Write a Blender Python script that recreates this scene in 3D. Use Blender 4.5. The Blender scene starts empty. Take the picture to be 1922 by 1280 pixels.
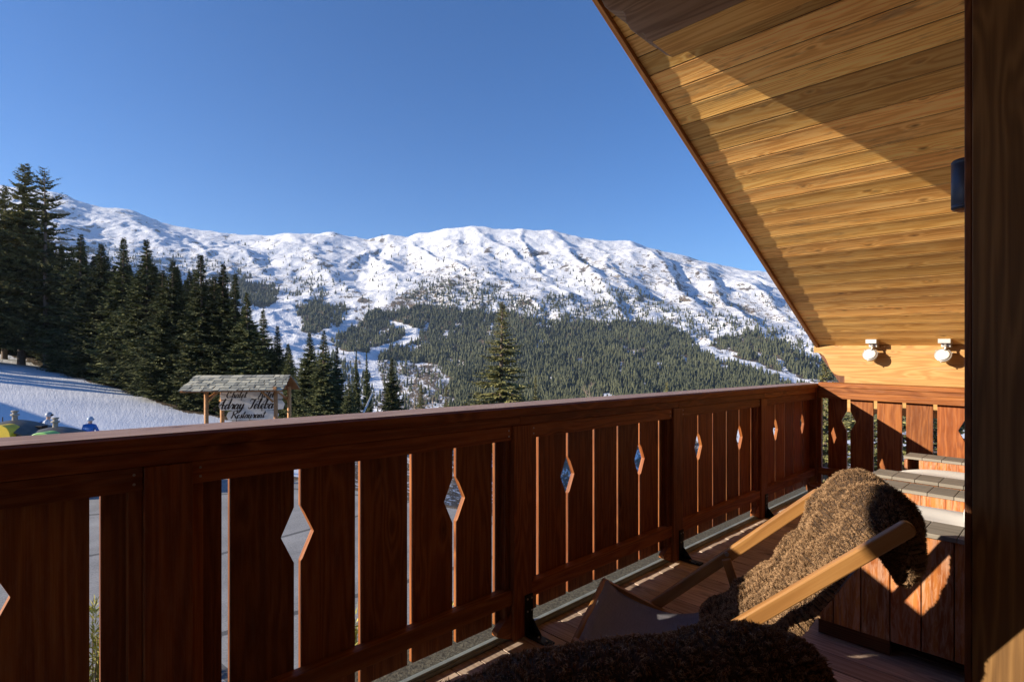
import bpy, bmesh, math, random
import numpy as np
from mathutils import Vector, Matrix

random.seed(7); RNG = np.random.default_rng(11)
SC = bpy.context.scene
COL = SC.collection
# ------------------------------------------------------------------ frame of the terrace
F = 1040.0; H = 1.33; SHEAR = .0156            # SHEAR: terrace heights sheared sideways to match the view, not a real slope
AX, AY = .7128, .7014                          # direction of the long railing
BX, BY = .7014, -.7128                         # direction from the long railing into the chalet
def W(p):
    a, b, z = p
    x = a*AX + b*BX; y = a*AY + b*BY
    return (x, y, z - SHEAR*x)
def I(p): return tuple(p)

# ------------------------------------------------------------------ object helpers
ORG = {}
def setp(o, label=None, cat=None, group=None, kind=None):
    if label: o['label'] = label
    if cat: o['category'] = cat
    if group: o['group'] = group
    if kind: o['kind'] = kind
    return o
def thing(name, label, cat, loc, group=None):
    o = bpy.data.objects.new(name, None); COL.objects.link(o)
    o.empty_display_size = .2
    o.location = loc; ORG[o] = Vector(loc)
    return setp(o, label, cat, group)

class MB:
    def __init__(s, tf=W):
        s.v = []; s.f = []; s.uv = []; s.r = []; s.tf = tf; s.sm = []
    def poly(s, pts, uvs, rnd=0., smooth=False):
        n = len(s.v); s.v += [s.tf(p) for p in pts]
        s.f.append(list(range(n, n+len(pts)))); s.uv += uvs; s.r.append(rnd); s.sm.append(smooth)
    def solid(s, verts, faces, axis=0, rnd=None, uvo=None, smooth=None):
        """verts in local coords; uv from local coords: u along grain axis."""
        rnd = random.random() if rnd is None else rnd
        ou, ov = uvo if uvo else (random.random()*30, random.random()*30)
        n = len(s.v); s.v += [s.tf(p) for p in verts]
        oth = [i for i in (0, 1, 2) if i != axis]
        for k, fc in enumerate(faces):
            p = [Vector(verts[i]) for i in fc]
            nr = Vector((0, 0, 0))
            for i in range(len(p)):
                nr += p[i].cross(p[(i+1) % len(p)])
            nr = [abs(q) for q in nr]
            m = nr.index(max(nr))
            if m == axis: iu, iv = oth
            else:
                iu = axis; iv = [i for i in oth if i != m][0]
            s.f.append([n+i for i in fc])
            for q in p: s.uv.append((q[iu]*(1 if m != axis else .25)+ou, q[iv]+ov+m*.37))
            s.r.append(rnd); s.sm.append(bool(smooth and smooth[k]) if isinstance(smooth, list) else bool(smooth))
    def box(s, x0, x1, y0, y1, z0, z1, axis=None, rnd=None):
        d = [abs(x1-x0), abs(y1-y0), abs(z1-z0)]
        if axis is None: axis = d.index(max(d))
        v = [(x, y, z) for z in (z0, z1) for y in (y0, y1) for x in (x0, x1)]
        f = [(0, 1, 3, 2), (4, 6, 7, 5), (0, 4, 5, 1), (2, 3, 7, 6), (0, 2, 6, 4), (1, 5, 7, 3)]
        s.solid(v, f, axis, rnd)
    def prism(s, poly, ax, lo, hi, axis=0, rnd=None):
        """poly: 2-D outline in the two axes other than ax (ascending order)"""
        oth = [i for i in (0, 1, 2) if i != ax]; n = len(poly); v = []
        for h in (lo, hi):
            for q in poly:
                p = [0, 0, 0]; p[oth[0]] = q[0]; p[oth[1]] = q[1]; p[ax] = h; v.append(tuple(p))
        f = [tuple(range(n)), tuple(range(2*n-1, n-1, -1))]
        f += [(i, (i+1) % n, n+(i+1) % n, n+i) for i in range(n)]
        s.solid(v, f, axis, rnd)
    def bar(s, p0, p1, w, h, up=(0, 0, 1), rnd=None, ext=0.):
        """square section bar between two points (local coords)"""
        p0 = Vector(p0); p1 = Vector(p1); d = (p1-p0).normalized(); p0 = p0-d*ext; p1 = p1+d*ext
        up = Vector(up); sd = d.cross(up).normalized(); u = sd.cross(d).normalized()
        L = (p1-p0).length
        v = []
        for l in (0, 1):
            for q, r in ((-1, -1), (1, -1), (1, 1), (-1, 1)):
                v.append(p0 + d*L*l + sd*q*w/2 + u*r*h/2)
        rnd = random.random() if rnd is None else rnd
        n = len(s.v); s.v += [s.tf(tuple(q)) for q in v]
        fs = [(0, 1, 2, 3), (7, 6, 5, 4), (0, 4, 5, 1), (1, 5, 6, 2), (2, 6, 7, 3), (3, 7, 4, 0)]
        ou, ov = random.random()*30, random.random()*30
        for k, fc in enumerate(fs):
            s.f.append([n+i for i in fc]); s.r.append(rnd); s.sm.append(False)
            for c, i in enumerate(fc):
                if k < 2: s.uv.append((ou+(c in (1, 2))*w*.2, ov+(c > 1)*h))
                else: s.uv.append((ou+(i > 3)*L, ov+k*.2+(c > 1)*(w if k in (2, 4) else h)))
    def tube(s, pts, rad, seg=10, cap=True, smooth=True, rnd=None):
        pts = [Vector(p) for p in pts]; n0 = len(s.v); rnd = random.random() if rnd is None else rnd
        L = 0; ring = []
        for i, p in enumerate(pts):
            d = (pts[min(i+1, len(pts)-1)]-pts[max(i-1, 0)]).normalized()
            up = Vector((0, 0, 1)) if abs(d.z) < .9 else Vector((1, 0, 0))
            sd = d.cross(up).normalized(); u = sd.cross(d)
            r = rad[i] if isinstance(rad, (list, tuple)) else rad
            if i: L += (p-pts[i-1]).length
            ring.append(L)
            for k in range(seg):
                t = 2*math.pi*k/seg
                s.v.append(s.tf(tuple(p+sd*math.cos(t)*r+u*math.sin(t)*r)))
        ou = random.random()*20
        for i in range(len(pts)-1):
            for k in range(seg):
                a = n0+i*seg+k; b = n0+i*seg+(k+1) % seg
                s.f.append([a, b, b+seg, a+seg]); s.r.append(rnd); s.sm.append(smooth)
                s.uv += [(ou+ring[i], k*.02), (ou+ring[i], k*.02+.02), (ou+ring[i+1], k*.02+.02), (ou+ring[i+1], k*.02)]
        if cap:
            for base in (n0, n0+(len(pts)-1)*seg):
                s.f.append([base+k for k in range(seg)]); s.r.append(rnd); s.sm.append(False)
                s.uv += [(ou, k*.01) for k in range(seg)]
    def lathe(s, c, prof, seg=24, rnd=0., smooth=True, axis=None):
        """prof: [(r, h)], around +z through c, or around the unit vector axis"""
        c = Vector(c); ax = Vector(axis) if axis else Vector((0, 0, 1))
        up = Vector((0, 0, 1)) if abs(ax.z) < .9 else Vector((1, 0, 0))
        e1 = ax.cross(up).normalized(); e2 = ax.cross(e1)
        n0 = len(s.v)
        for r, h in prof:
            for k in range(seg):
                t = 2*math.pi*k/seg
                s.v.append(s.tf(tuple(c+ax*h+e1*r*math.cos(t)+e2*r*math.sin(t))))
        for i in range(len(prof)-1):
            for k in range(seg):
                a = n0+i*seg+k; b = n0+i*seg+(k+1) % seg
                s.f.append([a, b, b+seg, a+seg]); s.r.append(rnd); s.sm.append(smooth)
                s.uv += [(k*.05, i*.1), (k*.05+.05, i*.1), (k*.05+.05, i*.1+.1), (k*.05, i*.1+.1)]
        for base in (n0, n0+(len(prof)-1)*seg):
            s.f.append([base+k for k in range(seg)]); s.r.append(rnd); s.sm.append(False)
            s.uv += [(k*.01, 0) for k in range(seg)]
    def build(s, name, mat, parent=None, loc=None, bevel=0., recalc=True, weld=0.):
        me = bpy.data.meshes.new(name)
        o = bpy.data.objects.new(name, me)
        if parent is not None:
            org = ORG[parent]; o.parent = parent
        else:
            org = Vector(loc if loc else (0, 0, 0)); o.location = org
        ORG[o] = org
        vs = [tuple(Vector(v)-org) for v in s.v]
        me.from_pydata(vs, [], s.f)
        uv = me.uv_layers.new(name='UVMap')
        uv.data.foreach_set('uv', np.array(s.uv, dtype=np.float32).ravel())
        at = me.attributes.new('rnd', 'FLOAT', 'FACE')
        at.data.foreach_set('value', np.array(s.r, dtype=np.float32))
        me.polygons.foreach_set('use_smooth', np.array(s.sm, dtype=bool))
        if recalc or weld:
            bm = bmesh.new(); bm.from_mesh(me)
            if weld: bmesh.ops.remove_doubles(bm, verts=bm.verts, dist=weld)
            if recalc: bmesh.ops.recalc_face_normals(bm, faces=bm.faces)
            bm.to_mesh(me); bm.free()
        me.materials.append(mat)
        COL.objects.link(o)
        if bevel:
            m = o.modifiers.new('edge', 'BEVEL'); m.width = bevel; m.segments = 2; m.limit_method = 'ANGLE'
            m.angle_limit = math.radians(40)
        return o

def mesh_np(name, V, T, mat, parent=None, loc=(0, 0, 0), attrs=None, smooth=False, quads=False):
    """fast mesh from numpy arrays; T (n,3) or (n,4)"""
    me = bpy.data.meshes.new(name); V = np.asarray(V, dtype=np.float32); T = np.asarray(T, dtype=np.int32)
    k = T.shape[1]
    me.vertices.add(len(V)); me.vertices.foreach_set('co', V.ravel())
    me.loops.add(T.size); me.loops.foreach_set('vertex_index', T.ravel())
    me.polygons.add(len(T)); me.polygons.foreach_set('loop_start', np.arange(0, T.size, k, dtype=np.int32))
    me.polygons.foreach_set('loop_total', np.full(len(T), k, dtype=np.int32))
    me.polygons.foreach_set('use_smooth', np.full(len(T), smooth, dtype=bool))
    me.update(calc_edges=True)
    for an, (dom, arr) in (attrs or {}).items():
        at = me.attributes.new(an, 'FLOAT', dom); at.data.foreach_set('value', np.asarray(arr, dtype=np.float32))
    me.materials.append(mat)
    o = bpy.data.objects.new(name, me)
    if parent is not None: o.parent = parent; ORG[o] = ORG[parent]
    else: o.location = loc; ORG[o] = Vector(loc)
    COL.objects.link(o)
    return o

# ------------------------------------------------------------------ materials
def new_mat(name):
    m = bpy.data.materials.new(name); m.use_nodes = True
    nt = m.node_tree; nt.nodes.clear()
    out = nt.nodes.new('ShaderNodeOutputMaterial'); bs = nt.nodes.new('ShaderNodeBsdfPrincipled')
    nt.links.new(bs.outputs[0], out.inputs[0])
    return m, nt, bs
def nd(nt, t, **kw):
    n = nt.nodes.new('ShaderNode'+t)
    for k, v in kw.items():
        if k.startswith('i_'): n.inputs[int(k[2:])].default_value = v
        else: setattr(n, k, v)
    return n
def mth(nt, op, a, b=None, c=None, clamp=False):
    n = nt.nodes.new('ShaderNodeMath'); n.operation = op; n.use_clamp = clamp
    for i, q in enumerate((a, b, c)):
        if q is None: continue
        if isinstance(q, (int, float)): n.inputs[i].default_value = q
        else: nt.links.new(q, n.inputs[i])
    return n.outputs[0]
def ramp(nt, fac, stops):
    n = nt.nodes.new('ShaderNodeValToRGB'); el = n.color_ramp.elements
    while len(el) < len(stops): el.new(.5)
    for e, (p, c) in zip(el, stops):
        e.position = p; e.color = (*c, 1) if len(c) == 3 else c
    nt.links.new(fac, n.inputs[0]); return n.outputs[0]
def mixc(nt, fac, a, b, mode='MIX'):
    n = nt.nodes.new('ShaderNodeMix'); n.data_type = 'RGBA'; n.blend_type = mode
    for i, q in ((0, fac), (6, a), (7, b)):
        if isinstance(q, (int, float)): n.inputs[i].default_value = q
        elif isinstance(q, tuple): n.inputs[i].default_value = (*q, 1)
        else: nt.links.new(q, n.inputs[i])
    return n.outputs[2]
def noise(nt, vec, scale, detail=4, rough=.55, dist=0.):
    n = nt.nodes.new('ShaderNodeTexNoise'); n.inputs['Scale'].default_value = scale
    n.inputs['Detail'].default_value = detail; n.inputs['Roughness'].default_value = rough
    n.inputs['Distortion'].default_value = dist
    if vec is not None: nt.links.new(vec, n.inputs['Vector'])
    return n.outputs[0]
def bump(nt, bs, h, strength, dist):
    b = nt.nodes.new('ShaderNodeBump'); b.inputs['Strength'].default_value = strength
    b.inputs['Distance'].default_value = dist
    nt.links.new(h, b.inputs['Height']); nt.links.new(b.outputs[0], bs.inputs['Normal'])

def wood(name, dark, mid, light, rough=.6, ringf=38., spec=.35, vary=.35, knot=(.06, .02, .008), bmp=.35,
         stain=None, kscale=1.0, weather=0., ra=.42, gs=8., wscale=1.):
    m, nt, bs = new_mat(name)
    uv = nd(nt, 'UVMap'); at = nd(nt, 'Attribute', attribute_name='rnd')
    sep = nd(nt, 'SeparateXYZ'); nt.links.new(uv.outputs[0], sep.inputs[0])
    u, v = sep.outputs[0], sep.outputs[1]; r = at.outputs['Fac']
    def vec(su, sv, sr):
        c = nd(nt, 'CombineXYZ')
        nt.links.new(mth(nt, 'MULTIPLY', u, su), c.inputs[0]); nt.links.new(mth(nt, 'MULTIPLY', v, sv), c.inputs[1])
        nt.links.new(mth(nt, 'MULTIPLY', r, sr), c.inputs[2]); return c.outputs[0]
    vo = nd(nt, 'TexVoronoi'); vo.inputs['Scale'].default_value = 1.
    nt.links.new(vec(2.6*kscale, 6.*kscale, 17.), vo.inputs['Vector'])
    kd = vo.outputs['Distance']
    kmask = mth(nt, 'SUBTRACT', 1., mth(nt, 'DIVIDE', kd, .15), clamp=True)
    kpush = mth(nt, 'MULTIPLY', mth(nt, 'POWER', mth(nt, 'SUBTRACT', 1., mth(nt, 'DIVIDE', kd, .45), clamp=True), 2.), .16)
    n1 = noise(nt, vec(.5, gs, 53.), 1., 2.5, .5, .2)
    base = mth(nt, 'ADD', n1, kpush)
    ring = mth(nt, 'SINE', mth(nt, 'MULTIPLY', base, ringf*3.1))
    ring = mth(nt, 'MULTIPLY_ADD', ring, .5, .5)
    fib = noise(nt, vec(5., 260., 9.), 1., 3, .6)
    blo = noise(nt, vec(1.3, 7., 31.), 1., 3, .6)
    f = mth(nt, 'MULTIPLY_ADD', mth(nt, 'SUBTRACT', ring, .5), ra, mth(nt, 'ADD', .21, mth(nt, 'MULTIPLY_ADD', fib, .5, mth(nt, 'MULTIPLY', blo, .28))))
    f = mth(nt, 'SUBTRACT', f, .12)
    col = ramp(nt, f, [(.05, dark), (.45, mid), (.85, light)])
    vv = mth(nt, 'MULTIPLY_ADD', r, vary*2, 1.-vary)
    hs = nd(nt, 'HueSaturation'); nt.links.new(col, hs.inputs['Color']); nt.links.new(vv, hs.inputs['Value'])
    nt.links.new(mth(nt, 'MULTIPLY_ADD', mth(nt, 'FRACT', mth(nt, 'MULTIPLY', r, 7.31)), .008, .496), hs.inputs['Hue'])
    col = hs.outputs[0]
    if stain:
        st = mth(nt, 'GREATER_THAN', noise(nt, vec(2.2, 16., 71.), 1., 3, .6), .63)
        st = mth(nt, 'SMOOTH_MIN', mth(nt, 'MULTIPLY', mth(nt, 'SUBTRACT', noise(nt, vec(2.2, 16., 71.), 1., 4, .7), .56), 5., clamp=True), .75, .2)
        col = mixc(nt, st, col, stain)
    if weather:
        wn = mth(nt, 'MULTIPLY', mth(nt, 'SUBTRACT', noise(nt, vec(9., 60., 5.), 1., 5, .7, 1.), .45), 3.2, clamp=True)
        col = mixc(nt, mth(nt, 'MULTIPLY', wn, weather), col, (.62, .42, .30))
    col = mixc(nt, mth(nt, 'MULTIPLY', kmask, .9), col, knot)
    nt.links.new(col, bs.inputs['Base Color'])
    nt.links.new(mth(nt, 'MULTIPLY_ADD', fib, .25, rough-.12), bs.inputs['Roughness'])
    bs.inputs['Specular IOR Level'].default_value = spec
    bump(nt, bs, mth(nt, 'ADD', mth(nt, 'MULTIPLY', ring, .35), fib), bmp, .0016)
    return m
def plain(name, col, rough=.5, metal=0., spec=.4, nscale=0., namp=.2, bmp=0., obj=True):
    m, nt, bs = new_mat(name)
    bs.inputs['Roughness'].default_value = rough; bs.inputs['Metallic'].default_value = metal
    bs.inputs['Specular IOR Level'].default_value = spec
    if nscale:
        tc = nd(nt, 'TexCoord'); n = noise(nt, tc.outputs['Object'], nscale, 5, .6)
        lo = tuple(c*(1-namp) for c in col); hi = tuple(min(1, c*(1+namp)) for c in col)
        nt.links.new(ramp(nt, n, [(.3, lo), (.7, hi)]), bs.inputs['Base Color'])
        if bmp: bump(nt, bs, n, bmp, .01)
    else: bs.inputs['Base Color'].default_value = (*col, 1)
    return m

M = {}
M['rail'] = wood('red_brown_stained_wood', (.09, .024, .007), (.215, .064, .015), (.38, .138, .036), rough=.52, spec=.2, vary=.27, weather=.10, ra=.26, ringf=24, knot=(.06, .015, .006))
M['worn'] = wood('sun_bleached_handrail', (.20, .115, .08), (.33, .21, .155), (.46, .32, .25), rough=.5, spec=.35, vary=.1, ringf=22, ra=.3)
M['soffit'] = wood('larch_lining', (.52, .24, .058), (.78, .43, .12), (.90, .58, .205), rough=.62, vary=.34, ringf=24, gs=9., kscale=1.45, knot=(.12, .05, .02), stain=(.34, .20, .09), bmp=.5)
M['beam'] = wood('glued_larch_beam', (.32, .15, .04), (.44, .235, .07), (.54, .32, .115), rough=.6, vary=.1, ringf=20, knot=(.25, .11, .04), stain=(.40, .26, .13), kscale=1.6)
M['fascia'] = wood('fascia_wood', (.20, .075, .022), (.32, .13, .04), (.42, .19, .065), vary=.15)
M['deck'] = wood('weathered_deck_boards', (.34, .24, .18), (.52, .39, .30), (.66, .53, .42), rough=.6, vary=.22, ringf=26, spec=.4)
M['post'] = wood('dark_wall_wood', (.10, .048, .015), (.17, .085, .027), (.26, .14, .048), rough=.6, vary=.06, ringf=20, knot=(.1, .04, .02), kscale=.8)
M['trim'] = wood('dark_trim_wood', (.07, .022, .008), (.13, .042, .014), (.19, .07, .024), vary=.05)
M['ridge'] = wood('old_ridge_beam_wood', (.16, .095, .055), (.26, .165, .10), (.36, .24, .15), rough=.75, vary=.1, ringf=18, knot=(.07, .04, .02))
M['oak'] = wood('oiled_chair_wood', (.25, .115, .033), (.34, .16, .048), (.43, .22, .072), rough=.42, spec=.5, vary=.08, ringf=20, knot=(.4, .19, .06))
M['tub'] = wood('varnished_flaking_planks', (.20, .05, .012), (.39, .12, .025), (.54, .20, .045), rough=.4, spec=.5, vary=.2, ringf=22, weather=.8, knot=(.15, .04, .015))
M['rim'] = wood('grey_composite_rim', (.19, .17, .14), (.25, .225, .185), (.31, .28, .235), rough=.75, vary=.08, ringf=14, knot=(.17, .14, .11), bmp=.2)
M['logs'] = wood('peeled_log', (.30, .12, .035), (.46, .21, .07), (.60, .32, .12), vary=.15)
M['darkmetal'] = plain('black_painted_steel', (.018, .017, .017), .45, .6)
M['channel'] = plain('green_grey_angle_iron', (.30, .33, .29), .5, .3, nscale=9, namp=.25)
M['chrome'] = plain('satin_lamp_metal', (.55, .54, .52), .35, .55, nscale=30, namp=.08)
M['lens'] = plain('frosted_lamp_glass', (.85, .86, .82), .3, 0, .6, nscale=40, namp=.1)
M['bluelamp'] = plain('anthracite_wall_lamp_paint', (.035, .05, .085), .42, .3)
M['white'] = plain('white_padded_cover', (.80, .79, .75), .75, nscale=6, namp=.03)
M['darkwood'] = plain('dark_roof_decking', (.02, .012, .007), .9)
M['gravel'] = plain('mossy_gravel', (.085, .08, .055), .9, nscale=70, namp=.75, bmp=.6)
M['screw'] = plain('steel_screws', (.4, .38, .36), .4, .8)
M['plaster'] = plain('cream_plaster', (.55, .48, .38), .9, nscale=3, namp=.1)

# canvas
def canvas_mat():
    m, nt, bs = new_mat('grey_blue_woven_sling')
    uv = nd(nt, 'UVMap'); sep = nd(nt, 'SeparateXYZ'); nt.links.new(uv.outputs[0], sep.inputs[0])
    a = mth(nt, 'SINE', mth(nt, 'MULTIPLY', sep.outputs[0], 1500.)); b = mth(nt, 'SINE', mth(nt, 'MULTIPLY', sep.outputs[1], 1500.))
    w = mth(nt, 'MULTIPLY_ADD', mth(nt, 'MULTIPLY', a, b), .25, .5)
    c = nd(nt, 'CombineXYZ'); nt.links.new(mth(nt, 'MULTIPLY', sep.outputs[0], 12.), c.inputs[0]); nt.links.new(mth(nt, 'MULTIPLY', sep.outputs[1], 300.), c.inputs[1])
    c2 = nd(nt, 'CombineXYZ'); nt.links.new(mth(nt, 'MULTIPLY', sep.outputs[0], 300.), c2.inputs[0]); nt.links.new(mth(nt, 'MULTIPLY', sep.outputs[1], 12.), c2.inputs[1])
    n = mth(nt, 'MULTIPLY_ADD', noise(nt, c.outputs[0], 1., 3, .7), .45, mth(nt, 'MULTIPLY', noise(nt, c2.outputs[0], 1., 3, .7), .45))
    f = mth(nt, 'MULTIPLY_ADD', w, .25, mth(nt, 'MULTIPLY', n, .9))
    nt.links.new(ramp(nt, f, [(.3, (.10, .10, .125)), (.75, (.26, .25, .275))]), bs.inputs['Base Color'])
    bs.inputs['Roughness'].default_value = .8; bump(nt, bs, f, .3, .002)
    return m
M['canvas'] = canvas_mat()

def fur_mat():
    m, nt, bs = new_mat('brown_sheepskin_wool')
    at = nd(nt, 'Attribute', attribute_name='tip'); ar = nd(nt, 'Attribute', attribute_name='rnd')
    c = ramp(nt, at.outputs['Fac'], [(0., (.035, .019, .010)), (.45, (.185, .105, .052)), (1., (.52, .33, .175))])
    hs = nd(nt, 'HueSaturation'); nt.links.new(c, hs.inputs['Color'])
    nt.links.new(mth(nt, 'MULTIPLY_ADD', ar.outputs['Fac'], .7, .65), hs.inputs['Value'])
    nt.links.new(hs.outputs[0], bs.inputs['Base Color']); bs.inputs['Roughness'].default_value = .7
    bs.inputs['Specular IOR Level'].default_value = .2
    bs.inputs['Sheen Weight'].default_value = .08
    return m
M['fur'] = fur_mat()
M['hide'] = plain('brown_wool_underlayer', (.05, .03, .018), .95, nscale=60, namp=.5)
M['skin'] = plain('pale_leather_underside', (.45, .45, .43), .8)

def foliage(name, lo, hi, tint=(.3, .25, .06)):
    m, nt, bs = new_mat(name)
    ar = nd(nt, 'Attribute', attribute_name='rnd'); oi = nd(nt, 'ObjectInfo')
    c = ramp(nt, ar.outputs['Fac'], [(0., lo), (1., hi)])
    hs = nd(nt, 'HueSaturation'); nt.links.new(c, hs.inputs['Color'])
    nt.links.new(mth(nt, 'MULTIPLY_ADD', oi.outputs['Random'], .5, .75), hs.inputs['Value'])
    nt.links.new(hs.outputs[0], bs.inputs['Base Color']); bs.inputs['Roughness'].default_value = .75
    bs.inputs['Specular IOR Level'].default_value = .15
    return m
M['needle'] = foliage('spruce_needles', (.036, .050, .024), (.19, .20, .08))
M['needle_y'] = foliage('olive_spruce_needles', (.085, .092, .036), (.33, .31, .12))
M['needle_d'] = foliage('dark_spruce_needles', (.014, .024, .013), (.055, .070, .032))
M['bark'] = plain('grey_brown_bark', (.16, .12, .09), .9, nscale=8, namp=.4)
M['twig'] = plain('bare_grey_twigs', (.30, .24, .18), .9)

# ------------------------------------------------------------------ deck
mb = MB(); a = -2.6
while a < 6.42:
    mb.box(a, a+.132, -1.899, 1.3, -.058, -.03+random.uniform(-.0015, .0015)); a += .1365
dk = mb.build('terrace_floor', M['deck'], loc=W((2, 0, 0)), bevel=.003); setp(dk, kind='structure')
mb = MB(); mb.box(-2.6, 6.45, -1.9, 1.3, -.28, -.07); o = mb.build('terrace_slab', M['trim'], loc=W((2, 0, -.25))); setp(o, kind='structure')
mb = MB(); mb.box(-2.6, 6.6, -2.32, -1.932, -.30, -.07); o = mb.build('terrace_ledge', M['gravel'], loc=W((2, -2.1, -.1))); setp(o, kind='structure')
# angle iron along the edge
mb = MB(); mb.box(-2.6, 6.28, -1.926, -1.903, -.09, -.001); mb.box(-2.6, 6.28, -1.9025, -1.898, -.028, -.012)
o = mb.build('edge_channel', M['channel'], loc=W((2, -1.87, 0)), bevel=.002)
setp(o, 'pale grey steel edging strip running along the floor under the long railing', 'edging strip')

# ------------------------------------------------------------------ railings
PITCH = 1.487; G = .236; GW = .0255
def board_poly(x0, x1, dl, dr, zb, zt, zc=.685, hz=.098, nx=.046):
    p = [(x0, zb)]
    p += [(x1, zb)]
    if dr: p += [(x1, zc-hz), (x1-nx, zc), (x1, zc+hz)]
    p += [(x1, zt), (x0, zt)]
    if dl: p += [(x0, zc+hz), (x0+nx, zc), (x0, zc-hz)]
    return p
RB = -1.93                                     # inner face of the boards
rl = thing('balcony_railing', 'long red brown wooden railing with diamond cut-outs running along the valley side of the terrace', 'railing', W((2, -1.9, 0)))
AEND = 6.30
hp = MB(); hp.prism([(-2.06, 1.039), (-1.862, 1.039), (-1.860, 1.076), (-1.872, 1.082), (-2.05, 1.082), (-2.06, 1.074)], 0, -2.6, AEND+.12, axis=0)
hp.build('handrail', M['rail'], rl, bevel=.003)
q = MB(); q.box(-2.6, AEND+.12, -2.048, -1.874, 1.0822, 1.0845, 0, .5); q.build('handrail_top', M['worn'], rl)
joints = [-2.6, -.9, 1.90, 3.42, 4.90, AEND-.02]
for j in range(len(joints)-1):
    q = MB(); q.box(joints[j]+.001, joints[j+1]-.001, -1.96, -1.874, .994, 1.0375, 0); q.build('upper_rail', M['rail'], rl, bevel=.002)
posts = [.423-1.48, .425, 1.915, 3.405, 4.875]
for k, pc in enumerate(posts):
    q = MB(); q.box(pc-.062, pc+.062, -1.965, -1.868, -.03, .992, 2, ); q.build('post', M['rail'], rl, bevel=.003)
    q = MB()
    q.box(pc-.097, pc-.063, -1.929, -1.893, .07, .9235, 2); q.build('batten', M['rail'], rl, bevel=.002); q = MB(); q.box(pc+.063, pc+.097, -1.929, -1.893, .07, .9235, 2)
    q.build('batten', M['rail'], rl, bevel=.002)
    q = MB()
    q.prism([(pc-.155, .015), (pc-.063, -.028), (pc-.063, .10), (pc-.10, .075), (pc-.155, .035)], 1, -1.925, -1.885, axis=0)
    q.build('foot_block', M['rail'], rl, bevel=.002)
    q = MB()
    q.box(pc+.008, pc+.062, -1.8675, -1.861, -.026, .170)
    q.box(pc+.008, pc+.062, -1.861, -1.72, -.027, -.018)
    q.prism([(-1.861, -.018), (-1.80, -.018), (-1.861, .05)], 0, pc+.056, pc+.061)
    br = q.build('bracket', M['darkmetal'], rl, bevel=.0015)
    s = MB()
    for (aa, zz) in ((pc+.022, .15), (pc+.05, .15), (pc+.022, .09), (pc+.05, .09)):
        s = MB(); s.lathe((aa, -1.861, zz), [(.005, 0), (.005, .003), (.002, .0045)], 8, axis=(0, 1, 0)); s.build('screw', M['screw'], br)
    for (aa, bb_) in ((pc+.035, -1.80), (pc+.035, -1.75)):
        s = MB(); s.lathe((aa, bb_, -.018), [(.006, 0), (.006, .003), (.002, .005)], 8)
        s.build('screw', M['screw'], br); s = MB()
for k in range(-2, 4):
    lo = (posts[k+1] if 0 <= k+1 < 5 else -2.6) if k > -2 else -2.6
    hi = posts[k+2] if k+2 < 5 else AEND
    # sub rail and lower rail between posts
    l2 = lo+.0635 if lo > -2.5 else lo; h2 = hi-.0635 if hi < AEND else hi-.045
    q = MB(); q.box(l2, h2, -1.929, -1.880, .9245, .9925, 0); sr = q.build('top_rail', M['rail'], rl, bevel=.002)
    q = MB()
    for e_, sg in ((l2, 1), (h2, -1)):
        for zz in (.945, .972): q = MB(); q.lathe((e_+sg*.022, -1.880, zz), [(.004, 0), (.004, .0012)], 8, axis=(0, 1, 0)); q.build('screw', M['screw'], sr)
    q = MB(); q.box(l2, h2, -1.929, -1.878, .142, .214, 0); q.build('lower_rail', M['rail'], rl, bevel=.003)
    g0 = .835+PITCH*k-G-(.035 if k == -1 else 0)                          # first gap centre of this bay
    edges = [g0+G*i for i in range(6)]
    xs = [posts[k+1]-.02 if (0 <= k+1 < 5) else edges[0]-G] + edges + [(posts[k+2]+.02-.045) if k+2 < 5 else AEND-.02]
    for i in range(7):
        x0 = xs[i]+GW/2; x1 = xs[i+1]-GW/2
        if x1-x0 < .02: continue
        q = MB(); q.prism(board_poly(x0, x1, i in (2, 5), i in (1, 4), 0.046, .992), 1, -1.955, RB, axis=2)
        q.build('board', M['rail'], rl, bevel=.0015)
# corner post
q = MB(); q.box(6.225, 6.335, -1.965, -1.868, -.03, 1.0385, 2); q.build('corner_post', M['rail'], rl, bevel=.003)

r2 = thing('balcony_railing', 'short sunlit wooden railing at the far end of the terrace behind the tubs', 'railing', W((6.3, -.5, 0)))
AB = 6.345
def xb(b0, b1, a0, a1, z0, z1, name, ax=1):
    q = MB(); q.box(a0, a1, b0, b1, z0, z1, ax); return q.build(name, M['rail'], r2, bevel=.0025)
q = MB(); q.prism([(6.262, 1.055), (6.47, 1.055), (6.47, 1.092), (6.46, 1.10), (6.272, 1.10), (6.262, 1.094)], 1, -1.859, 1.3, axis=1); q.build('handrail', M['rail'], r2, bevel=.002)
xb(-1.866, 1.3, 6.276, 6.36, 1.012, 1.0535, 'upper_rail'); xb(-1.866, 1.3, 6.282, 6.343, .94, 1.011, 'top_rail')
xb(-1.866, 1.3, 6.282, 6.343, .15, .222, 'lower_rail')
q = MB(); q.box(6.29, 6.34, -1.866, -1.838, .02, .939, 2); q.build('batten', M['rail'], r2, bevel=.002)
bc = [-1.827+.02, -1.605, -1.374, -1.14, -.903, -.67, -.435, -.2, .035, .27, .5, .74, .97, 1.2]
for i in range(len(bc)-1):
    x0 = bc[i]+.0165; x1 = bc[i+1]-.0165
    dl = i in (1, 5, 8); dr = i in (0, 4, 7)
    q = MB(); p = board_poly(x0, x1, dl, dr, .06, 1.0, .715, .105, .05)
    q.prism([(y, z) for y, z in p], 0, AB, AB+.028, axis=2)
    q.build('board', M['rail'], r2, bevel=.0015)

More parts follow.
